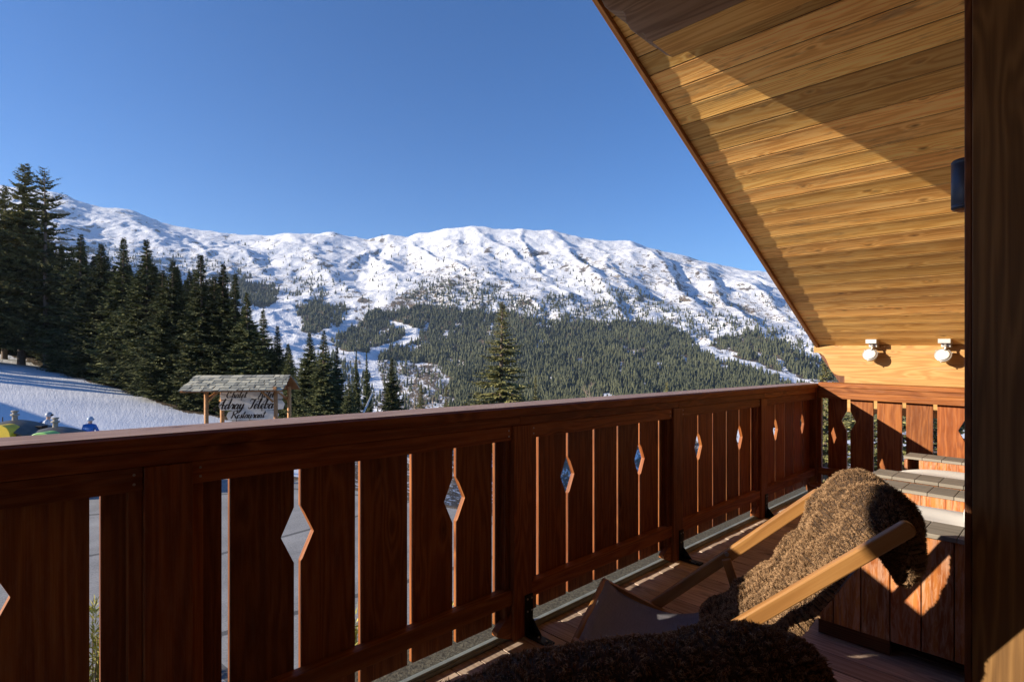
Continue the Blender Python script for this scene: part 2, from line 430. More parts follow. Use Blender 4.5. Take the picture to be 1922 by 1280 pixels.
# ------------------------------------------------------------------ roof
PIT = .489; AR = 2.82; PL = .46; ZR = 1.51+PIT*(7.2-AR)
def sof(a): return 1.51+PIT*(7.2-a) if a >= AR else ZR-PL*(AR-a)
rf = thing('gable_roof', 'timber gable roof overhang lined with honey coloured planks above the terrace', 'roof', W((AR, 0, ZR)))
cs = math.cos(math.atan(PIT)); sn = math.sin(math.atan(PIT))
def lining(side):
    q = MB()
    k = 0; a0 = 3.322-.15*3 if side > 0 else AR
    while True:
        s0 = a0; s1 = s0 + .15*side
        if side > 0 and s0 > 7.45: break
        if side < 0 and s0 < -1.5: break
        b0 = -2.13
        while b0 < 2.6:
            L = random.choice([5.5, 5.5, 3.2]) if side > 0 else 5
            b1 = min(b0+L, 2.6)
            if b1 > 2.2: b1 = 2.6
            # shallow rebated board: lower lip then the board face dips
            prof = []
            for u, d in ((.038, .0055), (.041, -.0022), (.10, -.0014), (.25, .0006), (.45, .0015), (.6, .0014), (.8, .0), (.960, -.0024), (.963, .0055)):
                aa = s0+(s1-s0)*u; 
                if side > 0: dd = d
                else: dd = d
                prof.append((aa, sof(aa)+dd))
            pass
            q.prism(prof, 1, b0, b1-.001, axis=1, rnd=random.random())
            b0 = b1
        a0 = s1; k += 1
    return q.build('soffit_lining', M['soffit'], rf)
sl = lining(1); lining(-1)
# slab of roof above, its rake boards
for side in (1, -1):
    q = MB(); e = 7.75 if side > 0 else -1.95; PT = PIT if side > 0 else PL
    q.prism([(AR, ZR+.0062), (e, ZR+.0062-PT*abs(e-AR)), (e, ZR+.30-PT*abs(e-AR)), (AR, ZR+.30)], 1, -2.12, 2.6, axis=1)
    q.build('roof_deck', M['darkwood'], rf)
    q = MB()
    q.prism([(AR, ZR-.036), (e, ZR-.036-PT*abs(e-AR)), (e, ZR+.20-PT*abs(e-AR)), (AR, ZR+.20)], 1, -2.165, -2.131, axis=0)
    q.build('rake_board', M['fascia'], rf, bevel=.003)
    q = MB()
    q.prism([(AR, ZR+.02), (e, ZR+.02-PT*abs(e-AR)), (e, ZR+.34-PT*abs(e-AR)), (AR, ZR+.34)], 1, -2.20, -2.166, axis=0)
    q.build('rake_board', M['fascia'], rf, bevel=.003)
# ridge beam with a carved end
q = MB()
zb = 3.135; zt_ = 3.60
prof = [(2.6, zb), (-1.70, zb), (-1.735, zb+.022), (-1.75, zb+.06), (-1.765, zb+.075), (-1.80, zb+.085), (-1.845, zb+.13), (-1.875, zb+.185), (-1.885, zb+.24),
        (-1.90, zb+.26), (-1.94, zb+.275), (-1.99, zb+.30), (-2.03, zb+.345), (-2.055, zb+.40), (-2.06, zt_), (2.6, zt_)]
q.prism(prof, 0, 2.795, 3.02, axis=1, rnd=.5)
q.build('ridge_beam', M['ridge'], rf, bevel=.006)
q = MB(); q.box(2.80, 3.018, -1.695, 2.6, zb-.006, zb-.0005, 1, .4); q.build('beam_bounce_strip', M['soffit'], rf)  # bounce light on the beam's underside, put in as a paler wood sheet
# plate beam at the eave with a carved end
q = MB()
endp = [(2.6, .74), (-1.862, .74), (-1.862, 1.147), (-1.90, 1.150), (-1.94, 1.158), (-1.97, 1.175), (-1.995, 1.20), (-2.015, 1.235), (-2.035, 1.29), (-2.05, 1.33),
        (-2.075, 1.375), (-2.11, 1.402), (-2.15, 1.415), (-2.188, 1.415), (-2.188, 1.49), (-2.12, 1.50), (2.6, 1.50)]
q.prism(endp, 0, 7.2, 7.36, axis=1, rnd=.5); q.build('eave_beam', M['beam'], rf, bevel=.003)
q = MB(); q.prism([(-1.86, .9), (-1.93, 1.02), (-2.20, 1.44), (-2.19, 1.48), (-1.85, 1.48), (-1.85, .9)], 0, 7.365, 7.52, axis=2, rnd=.2); q.build('eave_bracket', M['trim'], rf, bevel=.003)

# ------------------------------------------------------------------ chalet walls (pier on the right, facade behind)
wl = thing('house_wall', 'dark timber wall pier of the chalet at the right edge, its foot catching a patch of sun', 'wall', W((2.45, 0, 0)))
q = MB()
b0 = -.247
for w_, rr in ((.28, .5), (.3, .3), (.3, .62), (.3, .4), (.3, .55)):
    q.box(2.45, 2.74, b0, b0+w_-.0012, -.028, sof(2.5)-.02, 2, rr); b0 += w_
q.build('wall_boards', M['post'], wl, bevel=.003)
q = MB(); q.box(2.462, 2.74, -.269, -.2485, -.028, sof(2.5)-.02, 2, .5); q.build('corner_trim', M['trim'], wl, bevel=.004)
shade_wall = thing('house_wall', 'added plank wall behind the viewpoint, outside the view, that darkens the near railing', 'wall', W((-1.2, 0, 0)))  # unseen wall, added to keep light off the near end of the railing
q = MB(); q.box(-1.35, -1.2, -.95, 1.3, -.03, 1.62, 2); q.build('plank_wall', M['trim'], shade_wall)
fw = thing('house_wall', 'plank facade of the chalet behind the terrace, outside the view', 'wall', W((2, 1.3, 0)))
q = MB()
zz = 0.002
q.prism([(-2.6, 0), (7.2, 0), (7.2, 1.45), (AR, ZR-.05), (-1.4, 1.4), (-2.6, 1.0)], 1, 1.302, 1.5, axis=0); q.build('plank_wall', M['trim'], fw)

# wall lamp on the pier
wlp = thing('wall_lamp', 'blue grey half-round wall lamp fixed high on the side of the timber pier', 'wall lamp', W((2.64, -.28, 1.95)))
q = MB(); q.lathe((2.64, -.280, 1.897), [(.001, 0), (.044, 0), (.048, .004), (.048, .012), (.046, .014), (.048, .016), (.048, .164), (.046, .166), (.048, .168), (.048, .176), (.044, .181), (.001, .181)], 28)
q.build('shade', M['bluelamp'], wlp, recalc=True)
q = MB(); q.lathe((2.64, -.280, 1.893), [(.001, 0), (.036, 0), (.036, .0035), (.001, .0035)], 24); q.build('diffuser', M['fascia'], wlp)

# two spotlights on the eave beam
def spot(bc_, lab):
    t = thing('spotlight', lab, 'spotlight', W((7.15, bc_, 1.5)), 'floodlights on the eave beam')
    q = MB(); q.box(7.03, 7.199, bc_-.052, bc_+.052, 1.517, 1.563); q.build('junction_box', M['chrome'], t, bevel=.004)
    q = MB(); q.box(7.09, 7.199, bc_-.035, bc_+.045, 1.478, 1.516); q.build('mount_block', M['chrome'], t, bevel=.004)
    q = MB(); q.tube([(7.07, bc_+.005, 1.515), (7.055, bc_+.006, 1.47), (7.05, bc_+.0, 1.44)], .011, 10); q.build('arm', M['chrome'], t)
    ax = Vector((-.80, -.18, -.10)).normalized() if False else Vector((-.86, .0, .42)).normalized()
    c = Vector((7.06, bc_-.012, 1.395))
    q = MB(); q.lathe(c, [(.012, -.10), (.035, -.095), (.052, -.06), (.058, -.02), (.072, 0.), (.074, .012), (.066, .016)], 26, axis=ax)
    hd = q.build('lamp_head', M['chrome'], t)
    q = MB()
    up = Vector((0, 0, 1)); e1 = ax.cross(up).normalized(); e2 = e1.cross(ax)
    for an in (20, 140, 260):
        dd = e1*math.cos(math.radians(an))+e2*math.sin(math.radians(an))
        q.tube([c+dd*.07+ax*.004, c+dd*.084+ax*.006], .006, 6)
    q.build('clip', M['chrome'], hd)
    q = MB(); q.lathe(c, [(.064, .0165), (.05, .028), (.025, .036), (.002, .038)], 26, axis=ax); q.build('lens', M['lens'], hd)
spot(-1.562, 'round silver spotlight on the eave beam, the left one, fully in view with its shadow')
spot(-.926, 'round silver spotlight on the eave beam next to the dark timber pier')

# ------------------------------------------------------------------ tubs
def tub(a0, a1, lab):
    t = thing('wooden_tub', lab, 'tub', W((.5*(a0+a1), -.3, 0)), 'wooden tubs on the terrace')
    bl, brt, zt = -.95, 1.15, .585
    q = MB()
    b0 = bl+.012; P = .1155
    while b0 < brt-.02:
        q.box(a0+.012, a0+.034, b0+.0022, min(b0+P, brt)-.0022, .055, zt-.021, 2)
        q.box(a1-.034, a1-.012, b0+.0022, min(b0+P, brt)-.0022, .085, zt-.021, 2)
        b0 += P
    aa = a0+.035
    while aa < a1-.05:
        q.box(aa, min(aa+P, a1-.035)-.001, bl+.012, bl+.034, .055, .40 if a0+.2 < aa+.05 < a1-.25 else zt-.021, 2); aa += P
    q.build('side_planks', M['tub'], t, bevel=.002)
    q = MB()        # inner lining
    b0 = bl+.1
    while b0 < brt-.1:
        q.box(a1-.236, a1-.215, b0, b0+P-.002, .3, zt-.021, 2); b0 += P
    q.build('inner_planks', M['tub'], t)
    q = MB(); b0 = bl+.1
    while b0 < brt-.1:
        q.box(a0+.215, a0+.236, b0, b0+P-.002, .3, zt-.021, 2); b0 += P
    q.build('inner_planks', M['tub'], t)
    q = MB(); b0 = bl-.0
    while b0 < brt:
        q.box(a0-.006, a0+.236, b0+.0012, b0+P*1.04-.0012, zt-.02, zt, 1); b0 += P*1.04
    q.build('rim', M['rim'], t, bevel=.002); q = MB(); b0 = bl
    while b0 < brt:
        q.box(a1-.236, a1+.006, b0+.0012, b0+P*1.04-.0012, zt-.02, zt, 1); b0 += P*1.04
    q.build('rim', M['rim'], t, bevel=.002)
    for (c0, c1, d0, d1) in ((a0+.05, a0+.09, bl+.05, -.60), (a1-.09, a1-.05, bl+.05, -.60), (a0+.05, a0+.09, .5, .9)):
        q = MB(); q.box(c0, c1, d0, d1, -.028, .055, 1); q.build('base_batten', M['trim'], t)
    q = MB(); q.box(a0+.036, a1-.036, bl+.036, brt-.01, .06, .40); q.build('carcass', M['darkwood'], t)
    # white padded inner with a softly curved top
    n = 22; am = .5*(a0+a1); hw = .5*(a1-a0)-.245
    V = []; Q = []
    for i in range(n+1):
        for j in range(n+1):
            u = -1+2*i/n; w = -1+2*j/n
            th = 1-abs(w)**8*.5
            yy = (j/n)**1.6*(brt-bl-.1); fr = math.sqrt(max(.004, 1-max(0., 1-yy/.42)**2))
            V.append(W((am+hw*u*fr, bl+.05+yy, .525-.035*abs(u)**5-.02*max(0., 1-yy/.25)**2+.004*math.sin(7*u+3*w))))
    for i in range(n):
        for j in range(n):
            a_ = i*(n+1)+j; Q.append((a_, a_+1, a_+n+2, a_+n+1))
    o = mesh_np('inner_pad', np.array(V)-np.array(ORG[t]), Q, M['white'], t, smooth=True)
    so = o.modifiers.new('thick', 'SOLIDIFY'); so.thickness = .03; so.offset = 0
    return t
tub(2.985, 4.125, 'front plank-clad wooden tub with grey plank rim and white padded inside, nearest the deck chair')
tub(4.268, 5.503, 'rear plank-clad wooden tub with grey rim and white padded inside, against the short railing')
bo = MB(); bo.tube([(3.25, -.305, .60), (3.45, -.325, .60), (3.66, -.34, .595)], [.05, .055, .05], 20); bo.build('bolster', M['white'], loc=W((3.5, -.3, .54)))
setp(bpy.data.objects['bolster'], 'white rolled bolster cushion on the front tub beside the pier', 'cushion')

# little round stand behind the deck chair
st = thing('planter_stand', 'low round brown stand on small casters near the far corner of the railing', 'stand', W((5.93, -1.67, 0)))
q = MB(); q.lathe((5.93, -1.67, .015), [(.02, 0), (.15, .0), (.175, .02), (.185, .085), (.18, .098), (.165, .098), (.16, .085), (.02, .085)], 36, rnd=.3); q.build('drum', M['trim'], st)
q = MB()
for an in (200, 320, 80):
    x = 5.93+.13*math.cos(math.radians(an)); y = -1.67+.13*math.sin(math.radians(an))
    q.lathe((x-.01, y, -.008), [(.004, 0), (.02, 0), (.02, .02), (.004, .02)], 12, axis=(1, 0, 0)); q.tube([(x, y, -.01), (x, y, .02)], .008, 8)
q.build('caster', M['darkmetal'], st)

# ------------------------------------------------------------------ deck chairs
def rng_noise(n, seed):
    return np.random.default_rng(seed).random(n)
def vno(x, y, seed=0):
    T = TAB[seed % len(TAB)]
    xi = np.floor(x).astype(int); yi = np.floor(y).astype(int); fx = x-xi; fy = y-yi
    fx = fx*fx*(3-2*fx); fy = fy*fy*(3-2*fy); n = T.shape[0]-1
    a = T[xi & n, yi & n]; b = T[(xi+1) & n, yi & n]; c = T[xi & n, (yi+1) & n]; d = T[(xi+1) & n, (yi+1) & n]
    return a*(1-fx)*(1-fy)+b*fx*(1-fy)+c*(1-fx)*fy+d*fx*fy
TAB = [np.random.default_rng(50+i).random((256, 256)) for i in range(8)]
def fbm(x, y, oct=5, seed=0, gain=.5, lac=2.03, ridge=False):
    s = np.zeros_like(x); a = 1.; t = 0
    for i in range(oct):
        v = vno(x+17.3*i, y-9.1*i, seed+i)
        if ridge: v = 1-abs(2*v-1)
        s += a*v; t += a; a *= gain; x = x*lac; y = y*lac
    return s/t

class Chair:
    def __init__(s, T, f, zn, zf, Wd, L, name_lab, frame='oak', zc=.32):
        s.T = Vector((*T, 0)); s.f = Vector((*f, 0)).normalized(); s.c = Vector((s.f.y, -s.f.x, 0)); s.zn = zn; s.zf = zf; s.W = Wd; s.L = L
        s.zc = zc
    def P(s, u, w, z):
        """u forward metres, w across metres, z height of the near side; far side raised in proportion"""
        k = 1+(s.zf/s.zn-1)*(w/s.W)*max(0., 1-u/s.L)
        return tuple(s.T+s.f*u+s.c*w+Vector((0, 0, z*k-SHEAR*s.T.x*0)))
    def frame(s, root):
        L = s.L; tf = I
        def rail(w0, w1, u0=0., name='side_rail'):
            q = MB(I); pts = []
            d = Vector((L, -s.zn)).normalized(); nrm = Vector((-d.y, d.x)); hh = .023
            # rounded upper end
            out = []
            for k in range(0, 9):
                t = math.pi*k/8
                r_ = hh
                out.append(Vector((0, s.zn))+d*u0+nrm*math.cos(t)*r_ - d*math.sin(t)*r_*.8)
            e = Vector((L, 0)); 
            out += [e-nrm*hh+d*.02, e+nrm*hh-d*.04]
            v = []
            for w in (w0, w1):
                for p in out: v.append(s.P(p.x, w, p.y+.0))
            n = len(out); f = [tuple(range(n)), tuple(range(2*n-1, n-1, -1))]+[(i, (i+1) % n, n+(i+1) % n, n+i) for i in range(n)]
            # uv along the rail
            q.v = [tuple(p) for p in v]; ou = random.random()*20
            for fc in f:
                q.f.append(list(fc)); q.r.append(.5); q.sm.append(False)
                for i in fc:
                    p = out[i % n]; q.uv.append((ou+p.x*1.3, (p-Vector((0, s.zn))).dot(nrm)+(0 if len(fc) > 4 else (i >= n)*.03)))
            return q.build(name, M['oak'], root, bevel=.005)
        rail(-.026, 0.); rail(s.W, s.W+.026, .17)
        # seat frame
        uF = .98*L/1.05
        for w in (.012, s.W-.012):
            a = s.P(uF, w, s.zc-.005); b = s.P(.12, w, -.01)
            q = MB(I); q.bar(a, b, .022, .038, rnd=.4, ext=.012); q.build('seat_rail', M['oak'], root, bevel=.003)
            a = s.P(.47, w-(0.0), .46); b = s.P(.36, w, .12)
            q = MB(I); q.bar(a, b, .02, .036, rnd=.3, ext=.01); q.build('prop_leg', M['oak'], root, bevel=.003)
        q = MB(I); q.tube([s.P(.03, -.01, s.zn-.03), s.P(.03, s.W+.01, s.zn-.03)], .014, 12); q.build('top_bar', M['oak'], root)
        q = MB(I); q.tube([s.P(uF, 0., s.zc), s.P(uF, s.W, s.zc)], .014, 12); q.build('front_bar', M['oak'], root)
        q = MB(I)
        for w, sg in ((-.033, -1), (s.W-.001, -1)):
            a_ = Vector(s.P(.47, w, .485)); q.tube([a_, a_+s.c*(-.006)], .009, 10)
        q.build('bolt', M['screw'], root)
    def path(s):
        uF = .98*s.L/1.05
        return [(.02, s.zn-.015), (.06, s.zn-.07), (.13, s.zn-.18), (.25, .47), (.40, .345), (.55, .265), (.68, .235), (.80, .25), (.90, .285), (uF-.012, s.zc+.012), (uF+.012, s.zc+.004)]
    def canvas(s, root):
        pth = smooth_path(s.path(), 40); n = len(pth); m = 14
        V = []; Q = []; uv = []
        for i, (u, z) in enumerate(pth):
            t = i/(n-1)
            pull = .05*math.sin(math.pi*min(1, t*1.0))  # edges draw in between the bars
            for j in range(m+1):
                x = j/m; w = .012+pull*(1-2*x)+x*(s.W-.024)
                dz = -.014*math.sin(math.pi*x)*math.sin(math.pi*t) + .010*math.sin(math.pi*t*.9+.4)*((2*x-1)**4) + .004*math.sin(18*x+9*t)*max(0, (t-.6))
                V.append(s.P(u, w, z+dz))
        me = MB(I); me.v = V
        for i in range(n-1):
            for j in range(m):
                a = i*(m+1)+j
                me.f.append([a, a+1, a+m+2, a+m+1]); me.r.append(0.); me.sm.append(True)
                me.uv += [(i*.045, j*.04), (i*.045, j*.04+.04), (i*.045+.045, j*.04+.04), (i*.045+.045, j*.04)]
        o = me.build('sling', M['canvas'], root, recalc=False)
        so = o.modifiers.new('thick', 'SOLIDIFY'); so.thickness = .002
        return o
def smooth_path(p, n):
    p = [Vector(q) for q in p]; out = []
    d = [0]
    for i in range(1, len(p)): d.append(d[-1]+(p[i]-p[i-1]).length)
    for k in range(n):
        t = d[-1]*k/(n-1); i = 0
        while i < len(p)-2 and d[i+1] < t: i += 1
        x = (t-d[i])/(d[i+1]-d[i])
        p0, p1, p2, p3 = p[max(i-1, 0)], p[i], p[i+1], p[min(i+2, len(p)-1)]
        out.append(.5*((2*p1)+(p2-p0)*x+(2*p0-5*p1+4*p2-p3)*x*x+(3*p1-p0-3*p2+p3)*x**3))
    return out

def fleece(ch, pth, w0, w1, th, name, label, nstr, length, width, seed, group, loc, wob=.02, clump=38., rag=.02, endz=.12, wide=0., lk=1.1):
    """sheepskin draped along pth (u,z) of chair ch between w0 and w1"""
    pts = smooth_path(pth, 90); n = len(pts); m = 40
    P = np.zeros((n, m+1, 3)); 
    ii = np.linspace(0, 1, n)
    e_lo = w0 + (fbm(ii*6+3, ii*0+seed, 3, 1)-.5)*rag*2; e_hi = w1 + wide*np.exp(-((ii-.66)/.13)**2) + (fbm(ii*6+9, ii*0+seed+4, 3, 2)-.5)*rag*2
    # rounded ends
    endw = np.minimum(1, np.minimum(ii/.09, (1-ii)/endz)); endw = np.sqrt(1-(1-endw)**2)
    mid = .5*(e_lo+e_hi); hl = .5*(e_hi-e_lo)*(.55+.45*endw)
    for i, (u, z) in enumerate(pts):
        for j in range(m+1):
            x = -1+2*j/m
            P[i, j] = ch.P(u, mid[i]+hl[i]*x, z)
    du = np.gradient(P, axis=0); dw = np.gradient(P, axis=1); N = np.cross(dw, du); N /= np.linalg.norm(N, axis=2)[..., None]+1e-9
    # orient outward: at path start the normal must point up/forward
    if N[5, m//2, 2] < 0: N = -N
    X = np.linspace(-1, 1, m+1)[None, :]; prof = np.sqrt(np.clip(1-np.abs(X)**5, 0, 1))
    endt = endw[:, None]**.7
    lump = fbm(np.linspace(0, 9, n)[:, None]+0*X, (X+1)*3+seed*3.3, 4, 3)
    t = th*prof*endt*(.95-.55*lk+lk*1.1*lump)
    TOP = P+N*t[..., None]; BOT = P+N*.002
    V = np.concatenate([TOP.reshape(-1, 3), BOT.reshape(-1, 3)]); k = n*(m+1); Q = []
    idx = np.arange(k).reshape(n, m+1)
    q1 = np.stack([idx[:-1, :-1], idx[1:, :-1], idx[1:, 1:], idx[:-1, 1:]], -1).reshape(-1, 4)
    q2 = q1[:, ::-1]+k
    bd = []
    for i in range(n-1):
        bd.append((idx[i, 0], idx[i, 0]+k, idx[i+1, 0]+k, idx[i+1, 0])); bd.append((idx[i+1, m], idx[i+1, m]+k, idx[i, m]+k, idx[i, m]))
    for j in range(m):
        bd.append((idx[0, j+1], idx[0, j+1]+k, idx[0, j]+k, idx[0, j])); bd.append((idx[n-1, j], idx[n-1, j]+k, idx[n-1, j+1]+k, idx[n-1, j+1]))
    QQ = np.concatenate([q1, q2, np.array(bd)])
    root = thing(name, label, 'sheepskin', loc, group)
    org = np.array(loc)
    mesh_np('hide', V-org, QQ, M['hide'], root, smooth=True)
    # strands
    r = np.random.default_rng(seed)
    ti = r.random(nstr)*(n-1.001); tj = r.random(nstr)*(m-.001)
    # extra strands along the edges
    ne = nstr//7; ti[:ne] = r.random(ne)*(n-1.001); tj[:ne] = np.where(r.random(ne) < .5, r.random(ne)*1.0, m-.001-r.random(ne)*1.0)
    i0 = ti.astype(int); j0 = tj.astype(int); fi = (ti-i0)[:, None]; fj = (tj-j0)[:, None]
    under = (r.random(nstr) < .45) & (ti/n > .60)
    def bil(A): return A[i0, j0]*(1-fi)*(1-fj)+A[i0+1, j0]*fi*(1-fj)+A[i0, j0+1]*(1-fi)*fj+A[i0+1, j0+1]*fi*fj
    B = bil(TOP); Nn = bil(N)
    B = np.where(under[:, None], bil(BOT), B); Nn = np.where(under[:, None], -Nn, Nn)
    side = (tj/m*2-1)[:, None]; C = np.array(ch.c)[None, :]
    Nn = Nn+C*side*np.abs(side)**7*1.6
    eg = np.clip((ti/n-.93)/.07, 0, 1)[:, None]; dU = bil(du); dU /= np.linalg.norm(dU, axis=1)[:, None]
    Nn = Nn+dU*eg*1.5 - dU*np.clip((.05-ti/n)/.05, 0, 1)[:, None]*1.5
    Nn /= np.linalg.norm(Nn, axis=1)[:, None]
    # locks: strands lean toward the centre of their own lock
    cu = ti/n*clump*1.6+ (fbm(ti*.3, tj*.3, 2, 5)-.5)*1.5; cv = tj/m*clump*.62+(fbm(ti*.3+40, tj*.3, 2, 6)-.5)*1.5
    fu = cu-np.floor(cu)-.5; fv = cv-np.floor(cv)-.5
    hu = vno(np.floor(cu)+.0, np.floor(cv)+.0, 4); hv = vno(np.floor(cu)+31., np.floor(cv)+7., 5); hl2 = vno(np.floor(cu)+11., np.floor(cv)+77., 6)
    dW = np.cross(dU, Nn); 
    lean = dU*((-fu*1.1+(hu-.5)*1.5)[:, None])+dW*((-fv*1.1+(hv-.5)*1.5)[:, None])
    rn = r.normal(size=(nstr, 3))*.14
    L = length*(.6+.8*r.random(nstr))*(.75+.5*hl2)
    D1 = Nn+lean*.6+rn; D1 /= np.linalg.norm(D1, axis=1)[:, None]
    D2 = Nn*.45+lean*1.1+rn*1.6+np.array([0, 0, -.35])[None, :]; D2 /= np.linalg.norm(D2, axis=1)[:, None]
    S = np.cross(D1, r.normal(size=(nstr, 3))); S /= np.linalg.norm(S, axis=1)[:, None]
    wd = width*(.6+.8*r.random(nstr))[:, None]
    p0 = B-Nn*.006; p1 = B+D1*L[:, None]*.55; p2 = p1+D2*L[:, None]*.5
    V = np.stack([p0-S*wd, p0+S*wd, p1+S*wd*.8, p1-S*wd*.8, p2], 1).reshape(-1, 3)
    b = np.arange(nstr)[:, None]*5
    T = np.concatenate([b+np.array([[0, 1, 2]]), b+np.array([[0, 2, 3]]), b+np.array([[3, 2, 4]])])
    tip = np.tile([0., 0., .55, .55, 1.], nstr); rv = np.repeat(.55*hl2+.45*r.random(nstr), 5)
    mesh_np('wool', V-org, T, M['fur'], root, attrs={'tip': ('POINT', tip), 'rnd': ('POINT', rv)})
    return root

CH1 = Chair((1.138, 1.602), (-.94, .342), .834, .894, .575, 1.05, '')
t1 = thing('deck_chair', 'wooden deck chair with grey sling, half in sun, facing the valley', 'deck chair', (CH1.T.x, CH1.T.y, 0), 'deck chairs on the terrace')
CH1.frame(t1); CH1.canvas(t1)
p1 = [(.56, .268), (.48, .305), (.38, .37), (.27, .46), (.17, .59), (.11, .69), (.065, .765), (.03, .80), (-.005, .79), (-.022, .73), (-.025, .68), (-.02, .64), (-.012, .615)]
fleece(CH1, p1, .03, .55, .068, 'sheepskin', 'light brown curly sheepskin draped over the sunlit deck chair', 240000, .0095, .0009, 3, 'sheepskins over the deck chairs', (CH1.T.x, CH1.T.y, .5), clump=66, rag=.03, endz=.2, wide=.06)

CH2 = Chair((.430, .905), (-.26, .966), .82, .79, .58, .92, '', zc=.2)
CH2.c = -CH2.c                                   # measured from its right-hand side
t2 = thing('deck_chair', 'nearest deck chair, only its sheepskin-covered back edge in view at the bottom', 'deck chair', (CH2.T.x, CH2.T.y, 0), 'deck chairs on the terrace')
CH2.frame(t2); CH2.canvas(t2)
p2 = [(.40, .335), (.25, .46), (.13, .64), (.08, .75), (.03, .82), (-.03, .825), (-.08, .765), (-.10, .65), (-.11, .50), (-.10, .35)]
fleece(CH2, p2, -.06, .70, .07, 'sheepskin', 'dark brown sheepskin in shadow along the bottom edge of the view', 230000, .0085, .0008, 8, 'sheepskins over the deck chairs', (CH2.T.x, CH2.T.y, .5), clump=74, lk=.5)

# ------------------------------------------------------------------ terrain
RIDGE = np.array([(-2500, 420), (-800, 372), (-200, 352), (0, 350), (50, 355), (100, 363), (130, 371), (170, 385), (230, 394), (250, 398), (300, 415), (330, 423), (370, 430),
 (420, 436), (500, 441), (545, 436), (585, 441), (600, 439), (625, 438), (660, 446), (690, 451), (715, 444), (730, 441), (765, 446), (800, 438), (840, 431), (895, 427), (930, 431),
 (1000, 432), (1050, 437), (1110, 449), (1185, 454), (1240, 470), (1300, 485), (1340, 492), (1380, 503), (1430, 511), (1480, 520), (1550, 535), (1700, 560), (1922, 600), (3000, 640)], float)
MID = np.array([(-2500, 520), (0, 500), (300, 520), (500, 560), (640, 585), (800, 600), (1200, 600), (1560, 640), (3000, 660)], float)
def hy(px): return 666.5+SHEAR*(np.clip(px, -2500, 4000)-961)*0+0*px
HZ = 666.5
D0, D1 = 900., 3600.
def far_z(px, D):
    """height of the valley side at distance D for a bearing (given as px across the view)"""
    s = np.log(np.maximum(D, 1.)/D0)/math.log(D1/D0)
    yr = np.interp(px, RIDGE[:, 0], RIDGE[:, 1]); ym = np.interp(px, MID[:, 0], MID[:, 1])
    k = .575
    y = np.where(s < k, 765-(765-ym)*(s/k)**1.15, ym-(ym-yr)*np.clip((s-k)/(1-k), 0, 1)**.92)
    y = np.where(s > 1, yr+(s-1)*500, y)
    z = H-(y-HZ)/F*D
    return z
RIBS = [  # long ribs running down the mountain side: (px top, y top, px bottom, y bottom, width px, height m)
 (900, 440, 1075, 560, 26, 46), (1040, 445, 1185, 600, 24, 55), (1190, 462, 1330, 600, 26, 55), (1290, 492, 1430, 640, 24, 45),
 (760, 455, 900, 530, 24, 34), (640, 450, 760, 520, 26, 30), (560, 455, 660, 560, 30, 30), (420, 455, 520, 520, 26, 26), (330, 440, 420, 500, 26, 26),
 (970, 440, 1010, 500, 12, 26), (1120, 460, 1150, 520, 12, 24), (1240, 480, 1270, 540, 12, 22), (850, 440, 862, 480, 12, 18), (240, 410, 330, 470, 22, 22), (1380, 510, 1500, 620, 22, 34)]
def far_relief(px, py, x, D):
    s = np.log(np.maximum(D, 1.)/D0)/math.log(D1/D0)
    env = np.clip((s-.02)/.5, 0, 1)
    top = np.clip((1.02-s)/.10, .22, 1)
    r = np.zeros_like(x)
    q = fbm(x/640+.2*D/900, D/620, 5, 1, .45)-.5
    r += q*140*env*top
    g = fbm(x/230+.15*fbm(x/80, D/80, 2, 7)*3, D/360, 4, 3, .48, ridge=True)-.62
    r += g*44*env*np.clip(top, .4, 1)
    g2 = fbm(x/60, D/80, 4, 2, .5)-.5
    r += g2*13*env*np.clip(top, .5, 1)
    px = px+(fbm(x/170, D/260, 4, 5)-.5)*46
    for (xa, ya, xb_, yb, w_, hh) in RIBS:
        t = (py-ya)/(yb-ya); c = xa+(xb_-xa)*t; e = np.clip(t, 0, 1); m = np.clip(1-np.abs(t-.45)/.75, 0, 1)
        d = (px-c)/w_
        r += hh*m*np.where(d < 0, np.exp(d*1.0), np.exp(-d*d*3.5))*.66*(s > .3)
    return r
def y_edge(x): return np.where(x > -12, 18-.62*(x+1.87), 24.3-.05*(x+12))
def height(x, y):
    x = np.asarray(x, float); y = np.asarray(y, float)
    r = np.hypot(x, y); D = np.maximum(y, r*.7)
    t = np.clip(x/np.maximum(D, .1), -1.9, 1.9); px = 961+F*t
    P = -5.8-.13*np.clip(x, -140, 60)-.06*np.clip(y, -20, 400)
    P = P - .16*np.maximum(0, x+4)*np.clip((D-14)/30, 0, 1)
    P = P + (fbm(x/9, y/9, 3, 2)-.5)*.35
    e = np.clip((y-y_edge(x))/5.0, 0, 1); e = e*e*(3-2*e)
    dr = np.clip((x-9)/9, 0, 1)*np.clip((r-8)/10, 0, 1)
    e = np.maximum(e, dr*dr*(3-2*dr))
    near = -3.62*(1-e)+P*e
    # mid ground falling into the valley
    eD = np.interp(np.log(np.maximum(D, 1)), [math.log(75), math.log(300), D0 and math.log(900)], [-.165, -.135, -(765-HZ)/F])
    zf = np.where(D < 900, H+eD*D, far_z(px, D))
    d0 = 78+50*np.clip((-t-.45)/.35, 0, 1)
    w = np.clip((np.log(np.maximum(D, 1))-np.log(d0))/(np.log(d0*2.4)-np.log(d0)), 0, 1); w = w*w*(3-2*w)
    z = near*(1-w)+zf*w
    # rough up
    py = HZ-(z-H)/np.maximum(D, 1)*F
    rel = far_relief(px, py, x, D)
    z = z+np.where(D > 300, rel, 0)
    z = z+(fbm(x/60, y/60, 4, 5)-.5)*np.clip((D-90)/200, 0, 1)*14
    return z
tf_ = np.tan(np.radians(np.linspace(-47.5, 47.5, 820)))
